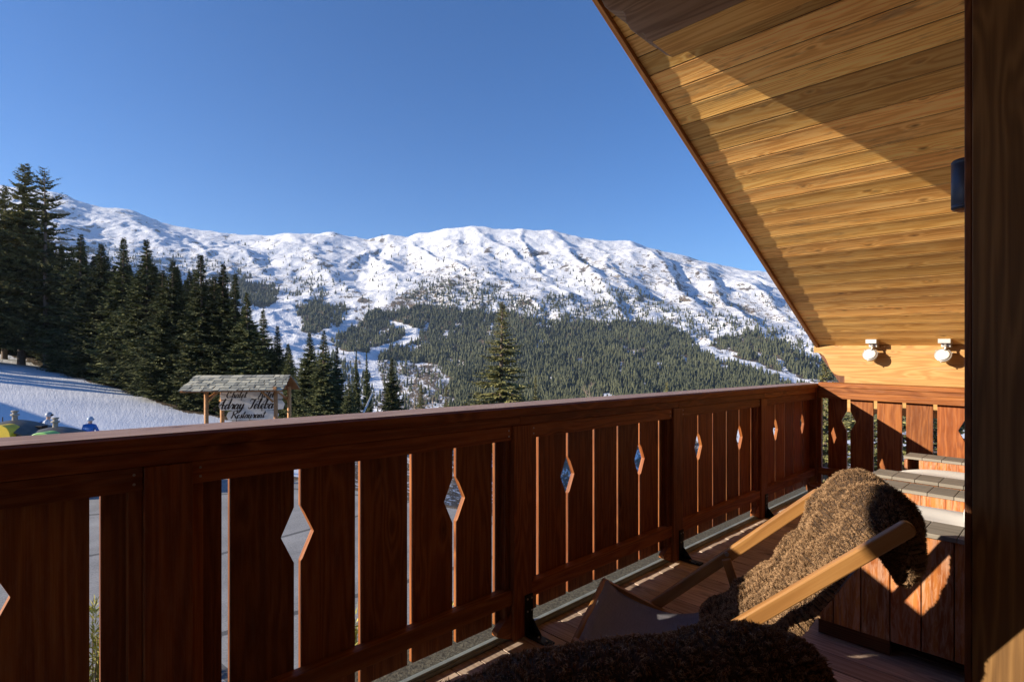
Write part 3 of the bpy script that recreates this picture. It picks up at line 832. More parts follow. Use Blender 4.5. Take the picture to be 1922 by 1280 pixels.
tf_ = np.interp(np.linspace(0, 1, 820), np.linspace(0, 1, 820), np.linspace(-1.09, 1.09, 820))
azf = np.arctan(tf_)
azc = np.concatenate([np.linspace(azf[-1], 2*math.pi+azf[0], 90)[1:-1]])
AZL = np.concatenate([azf, azc]); NA = len(AZL)
DR = np.concatenate([np.geomspace(2.5, 75, 150), np.geomspace(75, 880, 100)[1:], np.geomspace(880, 3900, 360)[1:], np.geomspace(3900, 4650, 8)[1:]])
NR = len(DR)
rr = DR[:, None]/np.maximum(np.cos(AZL), .7)[None, :]
TX = rr*np.sin(AZL)[None, :]; TY = rr*np.cos(AZL)[None, :]
TZ = height(TX, TY)
TZ[DR > 4500] -= 300
TD = np.maximum(TY, np.hypot(TX, TY)*.7)
PX = 961+F*TX/np.maximum(TD, .1); PY = HZ-(TZ-H)/TD*F
def inpoly(px, py, poly):
    ins = np.zeros(px.shape, bool); n = len(poly)
    for i in range(n):
        x1, y1 = poly[i]; x2, y2 = poly[(i+1) % n]
        c = ((y1 > py) != (y2 > py)) & (px < (x2-x1)*(py-y1)/((y2-y1)+1e-9)+x1)
        ins ^= c
    return ins
# wooded areas of the valley side, as bearing / height-angle outlines of the real woods
WOODS = [
 ([(553, 570), (602, 570), (652, 579), (653, 591), (640, 612), (618, 622), (587, 626), (566, 622)], 1.),
 ([(440, 505), (453, 517), (479, 530), (508, 543), (525, 562), (524, 573), (498, 575), (470, 575), (430, 560)], 1.),
 ([(674, 595), (686, 576), (697, 586), (710, 579), (742, 579), (754, 608), (766, 623), (766, 636), (748, 642), (719, 650), (695, 656), (659, 662), (630, 654), (624, 634), (659, 616)], 1.),
 ([(742, 580), (808, 578), (912, 584), (1000, 596), (1050, 604), (1150, 606), (1207, 602), (1247, 610), (1303, 640), (1331, 662), (1388, 682), (1444, 702), (1452, 722), (1560, 740), (1900, 760), (1900, 900), (700, 900), (838, 800),
   (852, 753), (838, 727), (852, 706), (826, 687), (790, 678), (748, 678), (704, 678), (701, 666), (719, 656), (748, 648), (778, 640), (783, 629), (756, 619), (730, 604)], 1.),
 ([(1340, 640), (1402, 628), (1480, 648), (1528, 676), (1700, 700), (1700, 735), (1500, 708), (1444, 692), (1395, 674), (1350, 660)], .65),
 ([(800, 520), (860, 520), (930, 545), (1000, 560), (1110, 556), (1180, 588), (1207, 602), (1050, 604), (912, 584), (808, 578), (760, 560)], .42),
 ([(1100, 540), (1190, 540), (1300, 590), (1420, 600), (1500, 640), (1530, 680), (1402, 630), (1303, 636), (1207, 600)], .30),
 ([(543, 525), (570, 520), (600, 522), (606, 566), (575, 560), (560, 556)], .45),
 ([(120, 455), (230, 470), (330, 480), (440, 490), (430, 540), (100, 540)], .14),
 ([(560, 470), (700, 470), (800, 480), (800, 520), (600, 520)], .03),
 ([(700, 680), (826, 690), (850, 720), (838, 760), (690, 780)], .12),
 ([(560, 665), (640, 668), (690, 700), (690, 780), (560, 780)], .25),
 ([(400, 440), (700, 470), (1000, 470), (1500, 560), (1540, 690), (1200, 600), (800, 570), (500, 560)], .045),
]
DEN = np.zeros(PX.shape)
jx = PX+(fbm(TX/70, TY/90, 4, 6)-.5)*60; jy = PY+(fbm(TX/70+9, TY/90, 4, 7)-.5)*26
for poly, d_ in WOODS: DEN = np.maximum(DEN, inpoly(jx, jy, poly)*d_)
DEN *= (TD > 240)
LANES = [[(1305, 634), (1322, 648), (1348, 662), (1396, 676), (1442, 692), (1492, 704), (1492, 718), (1440, 707), (1393, 690), (1338, 676), (1308, 654)],
 [(768, 610), (786, 622), (788, 636), (760, 648), (722, 658), (710, 668), (708, 690), (720, 730), (706, 748), (690, 705), (684, 668), (698, 654), (745, 640), (768, 632), (758, 620), (730, 612), (726, 600), (745, 604)],
 [(526, 560), (548, 566), (556, 600), (568, 628), (590, 640), (560, 700), (535, 700), (500, 620), (498, 580)],
 [(655, 580), (676, 590), (662, 615), (626, 636), (606, 640), (640, 606)]]
lane = np.zeros(PX.shape, bool)
for pl in LANES: lane |= inpoly(jx*.12+PX*.88, jy*.12+PY*.88, pl)
DEN[lane] = 0
DEN *= np.clip((fbm(TX/34, TY/60, 4, 1, .55)-.27)*9, .05, 1)
# vertex attributes of the ground
gx = np.gradient(TZ, axis=1); 
steep = np.zeros(TZ.shape)
dzr = np.gradient(TZ, axis=0)/np.maximum(np.gradient(rr, axis=0), .1)
da = np.gradient(AZL)[None, :]*rr
dza = gx/np.maximum(np.abs(da), .1)
slope = np.hypot(dzr, dza)
patch = fbm(TX/90, TY/110, 5, 4, .6)
rockn = fbm(TX/30, TY/22, 5, 2, .65)
rock = np.clip((slope-.60)*1.9, 0, 1)*.95+np.clip((rockn-.52)*4, 0, 1)*.55
BROWN = [([(700, 680), (860, 690), (870, 760), (700, 790)], .55), ([(600, 470), (700, 480), (640, 560), (540, 540), (480, 500)], .30), ([(1100, 540), (1500, 560), (1540, 690), (1300, 640), (1200, 590)], .36),
 ([(780, 520), (1120, 560), (1200, 600), (760, 600)], .40), ([(120, 440), (420, 470), (520, 520), (100, 540)], .36), ([(650, 545), (700, 552), (690, 572), (655, 570)], .45),
 ([(850, 455), (1000, 450), (1000, 500), (880, 500)], .22), ([(1040, 460), (1140, 460), (1150, 540), (1060, 520)], .30)]
CRAG = [(1005, 475, 24, 22), (1095, 482, 30, 14), (1112, 506, 26, 20), (1060, 500, 16, 14), (1225, 474, 16, 12), (1240, 500, 12, 14), (1292, 490, 24, 13), (880, 452, 30, 9), (925, 466, 24, 9), (706, 451, 30, 7), (735, 456, 18, 7),
 (590, 437, 34, 5), (640, 441, 18, 4), (520, 455, 22, 6), (620, 470, 26, 8), (680, 564, 26, 8), (232, 402, 30, 6), (285, 408, 16, 5), (180, 410, 26, 8), (1250, 520, 22, 10), (1400, 540, 24, 9), (1190, 560, 40, 12), (1340, 520, 24, 8), (430, 450, 20, 5), (1000, 530, 26, 8), (820, 470, 18, 6)]
crag = np.zeros(PX.shape)
for cx, cy, rx, ry in CRAG: crag = np.maximum(crag, np.exp(-((jx-cx)/rx)**2-((jy-cy)/ry)**2))
crag *= (PY > 380)*np.clip((fbm(TX/45, TY/70, 5, 2, .6)-.36)*5, 0, 1)
rock = np.maximum(rock*.9, crag*.84)
shr = np.zeros(PX.shape)
for poly, d_ in BROWN: shr = np.maximum(shr, inpoly(jx, jy, poly)*d_)
shr = np.maximum(shr, .24+.8*np.clip(fbm(TX/260, TY/200, 4, 3)-.42, 0, 1)*np.clip((PY-440)/80, .3, 1)); shr = np.maximum(shr, (DEN > .5)*.98); shr[TD > 4500] = .1
for cl in ([(440, 470), (520, 475), (640, 520), (700, 545), (640, 530), (500, 490), (455, 500), (430, 480)], [(700, 540), (760, 500), (790, 505), (770, 540), (730, 570), (690, 572), (640, 580), (600, 572), (650, 565), (690, 556)], [(498, 575), (526, 573), (553, 572), (566, 622), (587, 628), (560, 690), (540, 690), (500, 600)], [(624, 580), (674, 590), (659, 614), (624, 632), (600, 640)], [(730, 604), (783, 629), (719, 656), (690, 662), (700, 690), (712, 740), (690, 740), (680, 662), (748, 642), (768, 632)]):
    shr[inpoly(jx*.3+PX*.7, jy*.3+PY*.7, cl)] = 0.
shr[lane] = 0.
# near ground
piste = (TD < 140) & (TY > 5)
bank = np.clip(1-np.abs(TY-y_edge(TX)-2.)/4.5, 0, 1)*(TX > -13)*(TX < 40)*(TY > 4)
shr = np.where(TD < 150, np.where(TX > -13, .62+bank*.3, np.maximum(0, .9*bank)), shr)
# forest floor under the near wood
def piste_edge(px): return np.interp(px, [-900, -300, 0, 30, 90, 130, 220, 350, 560, 700], [560, 622, 655, 664, 688, 700, 722, 768, 805, 830])
ff = np.clip((piste_edge(PX)+9-PY+(fbm(TX/3, TY/3, 3, 2)-.5)*14)/6, 0, 1)*((TD < 320) & (PX < 600) & (TY > 0))
shr = np.maximum(shr, .97*ff)
idx = np.arange(NR*NA).reshape(NR, NA)
nx = np.roll(idx, -1, axis=1)
Q = np.stack([idx[:-1], nx[:-1], nx[1:], idx[1:]], -1).reshape(-1, 4)
def snow_ground():
    m, nt, bs = new_mat('snow_rock_and_winter_scrub')
    tc = nd(nt, 'TexCoord'); P = tc.outputs['Object']
    ar = nd(nt, 'Attribute', attribute_name='scrub'); ak = nd(nt, 'Attribute', attribute_name='rock'); af = nd(nt, 'Attribute', attribute_name='scale')
    vm = nd(nt, 'VectorMath', operation='SCALE'); nt.links.new(P, vm.inputs[0]); nt.links.new(af.outputs['Fac'], vm.inputs['Scale'])
    n1 = noise(nt, vm.outputs[0], 1., 6, .68); n2 = noise(nt, vm.outputs[0], 3.7, 5, .7); n3 = noise(nt, vm.outputs[0], .35, 4, .6)
    # scrub cover
    f = mth(nt, 'MULTIPLY_ADD', n1, .55, mth(nt, 'MULTIPLY', n2, .45))
    th = mth(nt, 'MULTIPLY_ADD', mth(nt, 'ADD', ar.outputs['Fac'], mth(nt, 'MULTIPLY', mth(nt, 'SUBTRACT', n3, .5), .35)), -.42, .68)
    cov = mth(nt, 'MULTIPLY', mth(nt, 'SUBTRACT', f, th), 16., clamp=True)
    sc = ramp(nt, n2, [(.3, (.055, .045, .035)), (.5, (.12, .09, .06)), (.7, (.27, .19, .11))])
    rk = ramp(nt, n1, [(.3, (.055, .05, .047)), (.6, (.15, .125, .10)), (.8, (.30, .23, .16))])
    rth = mth(nt, 'MULTIPLY_ADD', ak.outputs['Fac'], -.48, .74)
    rc = mth(nt, 'MULTIPLY', mth(nt, 'SUBTRACT', f, rth), 12., clamp=True)
    c = mixc(nt, rc, (.76, .78, .81), rk)
    c = mixc(nt, cov, c, sc)
    nt.links.new(c, bs.inputs['Base Color']); bs.inputs['Roughness'].default_value = .8
    bs.inputs['Specular IOR Level'].default_value = .2
    # piste grooming streaks and general roughness
    b = nd(nt, 'Bump'); b.inputs['Strength'].default_value = .5
    nt.links.new(mth(nt, 'MULTIPLY', mth(nt, 'POWER', mth(nt, 'DIVIDE', 1., af.outputs['Fac']), 1.4), .28), b.inputs['Distance'])
    nt.links.new(mth(nt, 'ADD', mth(nt, 'MULTIPLY', n1, .5), mth(nt, 'MULTIPLY', n2, .3)), b.inputs['Height'])
    mp = nd(nt, 'Mapping'); mp.inputs['Rotation'].default_value = (0, 0, math.radians(-21)); mp.inputs['Scale'].default_value = (.10, 1.1, .5)
    nt.links.new(P, mp.inputs[0]); n4 = noise(nt, mp.outputs[0], 1.3, 5, .65)
    b2 = nd(nt, 'Bump'); b2.inputs['Strength'].default_value = .16; b2.inputs['Distance'].default_value = .5
    nt.links.new(n4, b2.inputs['Height']); nt.links.new(b.outputs[0], b2.inputs['Normal']); nt.links.new(b2.outputs[0], bs.inputs['Normal'])
    return m
M['snow'] = snow_ground()
scl = 1/np.clip(TD*.012, .5, 26.)
V = np.stack([TX, TY, TZ], -1).reshape(-1, 3)
g = mesh_np('terrain', V, Q, M['snow'], attrs={'scrub': ('POINT', shr.ravel()), 'rock': ('POINT', np.clip(rock, 0, 1).ravel()*(TD.ravel() > 300)), 'scale': ('POINT', scl.ravel())}, smooth=True)
setp(g, kind='structure')
def ground_at(x, y): return float(height(np.array([float(x)]), np.array([float(y)]))[0])

# road below the terrace
def asphalt():
    m, nt, bs = new_mat('worn_asphalt')
    tc = nd(nt, 'TexCoord'); n = noise(nt, tc.outputs['Object'], 24., 5, .75); n2 = noise(nt, tc.outputs['Object'], .7, 4, .6)
    c = ramp(nt, mth(nt, 'MULTIPLY_ADD', n, .6, mth(nt, 'MULTIPLY', n2, .4)), [(.36, (.13, .13, .128)), (.64, (.36, .355, .34))])
    vo = nd(nt, 'TexVoronoi', feature='DISTANCE_TO_EDGE'); vo.inputs['Scale'].default_value = .17
    mpp = noise(nt, tc.outputs['Object'], .8, 3, .6)
    nt.links.new(tc.outputs['Object'], vo.inputs['Vector'])
    cr = mth(nt, 'LESS_THAN', vo.outputs['Distance'], .012)
    c = mixc(nt, mth(nt, 'MULTIPLY', cr, .7), c, (.03, .03, .03))
    nt.links.new(c, bs.inputs['Base Color']); bs.inputs['Roughness'].default_value = .85; bump(nt, bs, n, .6, .01)
    return m
M['asphalt'] = asphalt()
q = MB(I)
xs_ = np.linspace(-40, 9, 40)
for i in range(39):
    for yy in range(10):
        def pt(x, k):
            y1 = float(y_edge(np.array(x)))-.2; y0 = 2.8
            return (x, y0+(y1-y0)*k/10, -3.6)
        q.poly([pt(xs_[i], yy), pt(xs_[i+1], yy), pt(xs_[i+1], yy+1), pt(xs_[i], yy+1)], [(0, 0)]*4)
rd = q.build('road', M['asphalt'], loc=(0, 10, -3.6), recalc=False, weld=.001); setp(rd, kind='structure')

# ------------------------------------------------------------------ far woods (one mass of small conifers)
def far_forest():
    r = np.random.default_rng(5)
    # screen-area weight of each ground cell so that the wood is equally dense over the slope as seen
    cellA = np.abs(np.gradient(PX, axis=1)*np.gradient(PY, axis=0))
    w = DEN*np.minimum(cellA, 60)*(np.abs(TX/TD) < 1.02)*(PY < 870)*(PY > 380)*(PX > 60)
    w[:, NA-60:] = 0
    w = w.ravel(); N = 34000
    cs_ = np.cumsum(w); k = np.searchsorted(cs_, r.random(N)*cs_[-1]); k = np.minimum(k, len(w)-1)
    i, j = np.unravel_index(k, TX.shape); i = np.minimum(i, NR-2); j = np.minimum(j, NA-2)
    fa = r.random(N); fb = r.random(N)
    def bl(A): return (A[i, j]*(1-fa)+A[i+1, j]*fa)*(1-fb)+(A[i, j+1]*(1-fa)+A[i+1, j+1]*fa)*fb
    x, y, z = bl(TX), bl(TY), bl(TZ); D = bl(TD); dn = DEN[i, j]
    h = (11+13*r.random(N)**1.3)*np.where(dn < .5, .85, 1.)*(.75+.25*np.minimum(D/1500, 1)); h *= np.clip(D/700, .55, 1.)
    V = []; T = []; R = []
    seg = 6; tiers = 4; base = 0
    Vall = []; Tall = []; Rall = []; off = 0
    for t in range(tiers):
        z0 = h*(.06+.22*t); z1 = np.minimum(h*(.06+.22*t+.42), h) if t < tiers-1 else h
        rad = h*(.215-.045*t)*(.85+.3*r.random(N))
        ang = r.random(N)*6.28
        ring = []
        for s in range(seg):
            a = ang+2*math.pi*s/seg; rj = rad*(.65+.7*r.random(N))
            ring.append(np.stack([x+rj*np.cos(a), y+rj*np.sin(a), z+z0-h*.03*r.random(N)], -1))
        ring.append(np.stack([x, y, z+z1], -1))
        Vt = np.stack(ring, 1).reshape(-1, 3); b = off+np.arange(N)[:, None]*(seg+1)
        for s in range(seg): Tall.append(b+np.array([[s, (s+1) % seg, seg]]))
        Vall.append(Vt); off += N*(seg+1)
        Rall.append(np.repeat(r.random(N)*.45+.08*t+.6*np.clip(fbm(x/90, y/120, 3, 4)-.25, 0, 1), seg+1))
    return np.concatenate(Vall), np.concatenate(Tall), np.concatenate(Rall)
V, T, R_ = far_forest()
M['farneedle'] = foliage('far_conifer_needles', (.018, .027, .018), (.095, .10, .052))
ffo = mesh_np('distant_forest', V, T, M['farneedle'], attrs={'rnd': ('POINT', R_)})
setp(ffo, 'dense conifer forest covering the far side of the valley below the snow', 'forest', kind='stuff')

# ------------------------------------------------------------------ spruces
def spruce_arrays(seed, Ht, R, bare=.08, dens=1., droop=.35, sparse=0., shape=.85, spray=.62):
    r = np.random.default_rng(seed); br = []
    z = Ht*bare
    while z < Ht*.985:
        f = z/Ht
        L0 = R*(1-f)**shape*(1 if f > .25 else .62+1.5*f)*(1 if f < .75 else .85)
        nb = max(4, int((10-3.2*f)*dens+r.random()))
        if sparse and r.random() < sparse and f > .3: nb = max(1, nb//3)
        for k in range(nb):
            br.append((z+r.normal()*.08, r.random()*6.283, max(.18, L0*(.6+.55*r.random())), f))
        z += (.24+.011*Ht)*(1.05-.68*f)
    P0 = []; DIR = []; LEN = []; WID = []; RN = []
    lim = []
    for (z, az, L, f) in br:
        n = max(3, int(L/.17)); u = (np.arange(n)+.6)/n
        dr = droop*(1-f*.9)
        rad = L*u; zz = z - dr*L*u**1.1*.8 + .22*L*u**3*(1-.2*f) + (.35*L*u if f > .8 else 0)
        ca, sa = math.cos(az), math.sin(az)
        base = np.stack([rad*ca, rad*sa, zz], -1)
        tanz = np.gradient(zz)/np.maximum(np.gradient(rad), 1e-3)
        d = np.stack([np.full(n, ca), np.full(n, sa), tanz], -1); d /= np.linalg.norm(d, axis=1)[:, None]
        sd = np.array([-sa, ca, 0])
        rv = r.random()*.5
        lim.append((base[0], base[n//2], base[-1]))
        for side in (-1, 1, 0, -1, 1):
            jt = r.normal(size=(n, 3))*.16
            if side == 0: dd = d*.8+np.array([0, 0, -.5])+jt
            else: dd = d*.75+sd*side*(.55+.35*r.random())+np.array([0, 0, -.22-.25*r.random()])+jt
            dd /= np.linalg.norm(dd, axis=1)[:, None]
            le = spray*(.55+.7*r.random(n))*np.minimum(1, (1.25-u)*1.4)*(.55+.45*min(1, L/1.5))
            P0.append(base+r.normal(size=(n, 3))*.03); DIR.append(dd); LEN.append(le*(1-.6*max(0., f-.35)/.65)); WID.append(le*(.20+.12*r.random(n))*(1-.5*max(0., f-.35)/.65)); RN.append(np.clip(rv+.5*r.random(n)+.0*u, 0, 1))
    P0 = np.concatenate(P0); DIR = np.concatenate(DIR); LEN = np.concatenate(LEN)[:, None]; WID = np.concatenate(WID)[:, None]; RN = np.concatenate(RN)
    n = len(P0); S = np.cross(DIR, r.normal(size=(n, 3))*.6+np.array([0, 0, 1.])); S /= np.linalg.norm(S, axis=1)[:, None]
    V = np.stack([P0, P0+DIR*LEN*.45+S*WID, P0+DIR*LEN, P0+DIR*LEN*.45-S*WID], 1).reshape(-1, 3)
    b = np.arange(n)[:, None]*4
    T = np.concatenate([b+np.array([[0, 1, 2]]), b+np.array([[0, 2, 3]])])
    return V, T, np.repeat(RN, 4), lim
class Tree:
    """one kind of spruce: mesh data made once, then copied"""
    def __init__(s, kind, mat, **kw):
        V, T, R_, lim = spruce_arrays(**kw)
        s.Ht = kw['Ht']
        me = mesh_np('crown', V, T, M[mat], attrs={'rnd': ('POINT', R_)}); s.crown = me.data; 
        bpy.data.objects.remove(me)
        q = MB(I); Ht = s.Ht
        rb = .011*Ht+.05
        q.tube([(0, 0, -1.2), (.02, 0, Ht*.1), (.0, .03, Ht*.4), (.02, .0, Ht*.75), (0, 0, Ht*.99)], [rb*1.25, rb, rb*.72, rb*.36, .012], 9)
        # main limbs belong to the trunk
        for k, (a, b, c) in enumerate(lim):
            if k % 2 == 0:
                q.tube([(0, 0, a[2]+.02), tuple(b), tuple(c)], [.018+.0011*Ht*(1-a[2]/Ht), .012, .004], 4, cap=False)
        o = q.build('trunk', M['bark'], recalc=False); s.trunk = o.data; bpy.data.objects.remove(o)
        s.first = True
    def place(s, x, y, top=None, base=None, Ht=None, label='', group=None, name='spruce', rz=None, wid=1., matname=None):
        z0 = ground_at(x, y) if base is None else base
        Ht = (top-z0) if Ht is None else Ht
        e = thing(name, label, 'tree', (x, y, z0), group)
        e.rotation_euler = (random.uniform(-.015, .015), random.uniform(-.015, .015), random.random()*6.28 if rz is None else rz)
        k = Ht/s.Ht; e.scale = (k*wid, k*wid, k)
        for nm, d in (('crown', s.crown), ('trunk', s.trunk)):
            c = bpy.data.objects.new(nm, d); COL.objects.link(c); c.parent = e
            if matname and nm == 'crown':
                c.material_slots[0].link = 'OBJECT'; c.material_slots[0].material = M[matname]
        return e
K = [Tree('a', 'needle', seed=1, Ht=20., R=4.0, bare=.05), Tree('b', 'needle', seed=2, Ht=20., R=3.5, bare=.05, droop=.45), Tree('c', 'needle', seed=3, Ht=20., R=4.4, bare=.06, droop=.3, dens=1.1),
     Tree('d', 'needle', seed=4, Ht=20., R=3.2, bare=.05, droop=.4)]
KT = Tree('t', 'needle_y', seed=9, Ht=26., R=5.6, bare=.10, droop=.30, sparse=.12, shape=.62, dens=1.0, spray=.68)
KT2 = Tree('t2', 'needle', seed=12, Ht=26., R=5.4, bare=.10, droop=.14, sparse=.5, shape=.45, dens=.65, spray=.6)
KY = Tree('y', 'needle_y', seed=21, Ht=14., R=3.1, bare=.05, droop=.42, dens=.9, sparse=.12, shape=.8, spray=.42)
def at(px, depth): return ((px-961)/F*depth, depth)
def ztop(py, depth): return H-(py-HZ)/F*depth
def edge_depth(px):
    """distance at which the open piste meets the wood, on this bearing"""
    t = (px-961)/F; e = -(float(piste_edge(px))-HZ)/F
    k = -e-.13*t-.06
    return min(108., (H+5.8)/k) if k > .02 else 108.
WG = 'spruces of the wood above the piste'
front = [ # px, top y, kind, label
 (40, 303, KT, 1., 'tallest spruce at the left edge, dense and sunlit, its trunk bare at the foot'),
 (88, 311, KT2, 1., 'tall spruce with sparse upper branches reaching right, beside the tallest one at the left edge'),
 (8, 345, KT, .9, 'broad sunlit spruce cut by the left edge of the view'),
 (-30, 330, KT, 1., 'spruce just outside the left edge, its branches reaching into view'),
 (150, 437, K[0], 1., 'dark spruce just right of the tall sparse pair, its top against the snow'),
 (190, 455, K[2], 1., 'wide dark spruce behind the thin trunks left of the middle of the wood'),
 (228, 444, K[1], 1., 'spruce with a slim pointed top in the left half of the dark wood'),
 (277, 449, K[0], 1., 'spruce with the highest tip in the middle of the dark wood'),
 (320, 486, K[2], 1., 'broad spruce right of the highest tip in the middle of the wood'),
 (381, 476, K[3], 1., 'spruce with a sunlit yellow-green tip above the gabled sign'),
 (417, 493, K[1], 1., 'spruce right of the sunlit tip above the gabled sign'),
 (438, 512, K[3], 1., 'narrow spruce at the shoulder of the dark wood, above the sign roof'),
 (467, 548, K[0], 1., 'spruce where the dark wood steps down, right above the sign ridge'),
 (494, 580, K[1], 1., 'spruce above the right end of the sign roof'),
 (521, 610, K[3], 1., 'smallest spruce at the right end of the dark wood'),
 (545, 655, K[0], 1., 'low spruce right behind the gable of the sign'),
]
for px, ty, kd, wd, lab in front:
    d = edge_depth(px)*(1.0 if px > 120 else .99)+random.uniform(.5, 3)
    if px < 100: d = {40: 99, 88: 97, 8: 106, -30: 94}[px]
    x, y = at(px, d); kd.place(x, y, top=ztop(ty, d), label=lab, wid=wd*(1.15 if px < 100 else 1.5), matname='needle_y' if px < 100 else None)
env = np.array([(-60, 400), (0, 390), (100, 430), (150, 450), (200, 470), (250, 468), (300, 480), (350, 490), (400, 500), (440, 535), (480, 590), (520, 640), (560, 690)], float)
random.seed(21)
for row, (dd, cnt, off) in enumerate(((5, 28, 12), (10, 28, 8), (16, 22, 4), (24, 20, 0))):
    for k in range(cnt):
        px = -50+(610)*(k+random.uniform(.1, .9))/cnt
        d = edge_depth(px)+dd+random.uniform(-2, 2); x, y = at(px, d)
        ty = float(np.interp(px, env[:, 0], env[:, 1]))+random.uniform(0, 34)+off
        if px < 130 and row < 2: continue
        K[(k+row) % 4].place(x, y, top=ztop(ty, d), label='dark spruce packed among others inside the shaded wood on the left', group=WG, wid=1.65)
# young understorey spruces closing the foot of the wood
for k in range(20):
    px = 110+450*k/20+random.uniform(-8, 8); d = edge_depth(px)+random.uniform(2.5, 6); x, y = at(px, d)
    z0 = ground_at(x, y)
    K[(k*3+1) % 4].place(x, y, Ht=random.uniform(7, 11), label='small young spruce filling the foot of the dark wood on the left', group='young spruces at the foot of the wood', wid=1.5)
# trees off the left edge whose shade falls on the wood and the piste
for k, (x, y, h_) in enumerate([(-106, 61, 15), (-101, 57, 14), (-104, 66, 16), (-110, 72, 17), (-98, 59, 13), (-96, 80, 26), (-120, 78, 28), (-116, 88, 28)]):
    K[k % 4].place(x, y, Ht=h_, label='spruce of the wood beyond the left edge of the view', group='spruces outside the view', wid=1.3)
# trees right of the sign
mids = [ # px, top y, depth, kind, wid, mat, label
 (582, 622, 52, K[2], 1.35, None, 'broad dark spruce right of the gabled sign, its upper left side sunlit'),
 (606, 618, 50, K[0], 1.35, None, 'dark spruce with the highest tip in the clump right of the sign'),
 (632, 650, 53, K[1], 1.3, None, 'dark spruce on the right side of the clump beside the sign'),
 (669, 655, 60, K[3], .62, None, 'left one of two thin spruces in front of the snowy track'),
 (690, 657, 60, K[1], .55, None, 'right one of two thin spruces in front of the snowy track'),
 (655, 700, 48, K[0], 1.1, None, 'low dark spruce between the clump and the two thin spruces'),
 (737, 670, 50, K[2], 1.15, None, 'spruce with layered branches behind the tip of the leaning pole'),
 (940, 562, 62, KY, 1.5, None, 'big lone olive-green spruce rising above the middle of the railing'),
 (1005, 702, 66, KY, .7, None, 'small yellowish spruce right of the big lone spruce'),
 (1254, 714, 70, KY, .7, None, 'tip of a yellowish spruce just above the long handrail'),
 (792, 716, 46, KY, 1.0, None, 'low olive conifer left of the bare birches behind the handrail'),
 (838, 722, 48, KY, .9, None, 'low olive conifer right of the bare birches behind the handrail'),
 (1545, 668, 34, KY, 1.2, None, 'olive spruce beside the carved end of the eave beam'),
 (1610, 668, 36, KY, 1.6, None, 'olive spruce seen through the second gap of the short railing'),
 (1690, 668, 33, KY, 1.6, None, 'olive spruce seen through the third gap of the short railing'),
 (1775, 668, 35, KY, 1.7, None, 'olive spruce seen through the gaps nearest the timber pier'),
]
for px, ty, d, kd, wd, mt, lab in mids:
    x, y = at(px, d); kd.place(x, y, top=ztop(ty, d), label=lab, wid=wd)
# bare trees
def bare_tree(px, ty, d, seed, lab):
    x, y = at(px, d); z0 = ground_at(x, y); Ht = ztop(ty, d)-z0; r = random.Random(seed)
    e = thing('bare_tree', lab, 'tree', (x, y, z0))
    q = MB(I); q.tube([(x, y, z0-.5), (x+.1, y, z0+Ht*.5), (x, y, z0+Ht*.95)], [.09, .06, .015], 6); q.build('trunk', M['twig'], e, recalc=False)
    q = MB(I)
    def grow(p, d_, L, lv):
        d_ = d_.normalized(); p1 = p+d_*L*.5+Vector((r.uniform(-.05, .05), r.uniform(-.05, .05), .03))*L; p2 = p+d_*L+Vector((0, 0, .1*L))
        q.tube([p, p1, p2], [.012*lv+.006, .009*lv+.005, .005*lv+.003], 4, cap=False)
        if lv > 0:
            for k in range(4): grow(p+(p2-p)*r.uniform(.25, 1), d_+Vector((r.uniform(-.8, .8), r.uniform(-.8, .8), r.uniform(-.1, .7))), L*.6, lv-1)
    for k in range(16):
        f = r.uniform(.3, .95); a = r.random()*6.28
        grow(Vector((x, y, z0+Ht*f)), Vector((math.cos(a), math.sin(a), .9)), Ht*.16*(1.25-f), 2)
    q.build('branches', M['twig'], e, recalc=False)
bare_tree(778, 738, 44, 3, 'pale bare birch behind the handrail, left one of the pair')
bare_tree(812, 742, 44, 5, 'pale bare birch behind the handrail, right one of the pair')
bare_tree(1106, 712, 52, 7, 'thin bare sapling just above the handrail right of the lone spruce')
# shrubs under the terrace, seen through the gaps
M['pine'] = foliage('sunlit_pine_needles', (.13, .14, .03), (.50, .46, .12))
def shrub(x, y, h_, rad, seed, lab, mat='pine', n=2600):
    z0 = ground_at(x, y); z0 = max(z0, -3.62) if y < 20 else z0; r = np.random.default_rng(seed)
    e = thing('mountain_pine_shrub', lab, 'shrub', (x, y, z0))
    st = []; q = MB(I)
    V = []; RR = []
    for k in range(46):
        a = r.random()*6.28; el = r.uniform(.25, 1.35); L = h_*(.6+.4*r.random()); d = np.array([math.cos(a)*math.cos(el)*rad/h_*1.3, math.sin(a)*math.cos(el)*rad/h_*1.3, math.sin(el)])
        tip = np.array([x, y, z0])+d*L; q.tube([(x, y, z0-.1), tuple(np.array([x, y, z0])+d*L*.5+np.array([0, 0, -.05])), tuple(tip)], [.02, .012, .006], 4, cap=False)
        m = n//46; u = r.random(m)**.6; p = np.array([x, y, z0])+d*L*u[:, None]*.98+.02
        dd = d/np.linalg.norm(d)+r.normal(size=(m, 3))*.55; dd /= np.linalg.norm(dd, axis=1)[:, None]
        S = np.cross(dd, r.normal(size=(m, 3))); S /= np.linalg.norm(S, axis=1)[:, None]
        le = .13*(.6+.7*r.random(m))[:, None]; V.append(np.stack([p, p+dd*le*.5+S*.012, p+dd*le, p+dd*le*.5-S*.012], 1).reshape(-1, 3)); RR.append(np.repeat(np.clip(u*.6+.4*r.random(m), 0, 1), 4))
    q.build('stems', M['bark'], e, recalc=False)
    V = np.concatenate(V); k = len(V)//4; b = np.arange(k)[:, None]*4
    mesh_np('needles', V-np.array([x, y, z0]), np.concatenate([b+np.array([[0, 1, 2]]), b+np.array([[0, 2, 3]])]), M[mat], e, attrs={'rnd': ('POINT', np.concatenate(RR))})
shrub(-5.6, 7.4, 1.9, .9, 1, 'sunlit yellow-green pine shrub seen through the gap at the lower left of the railing', n=5200)
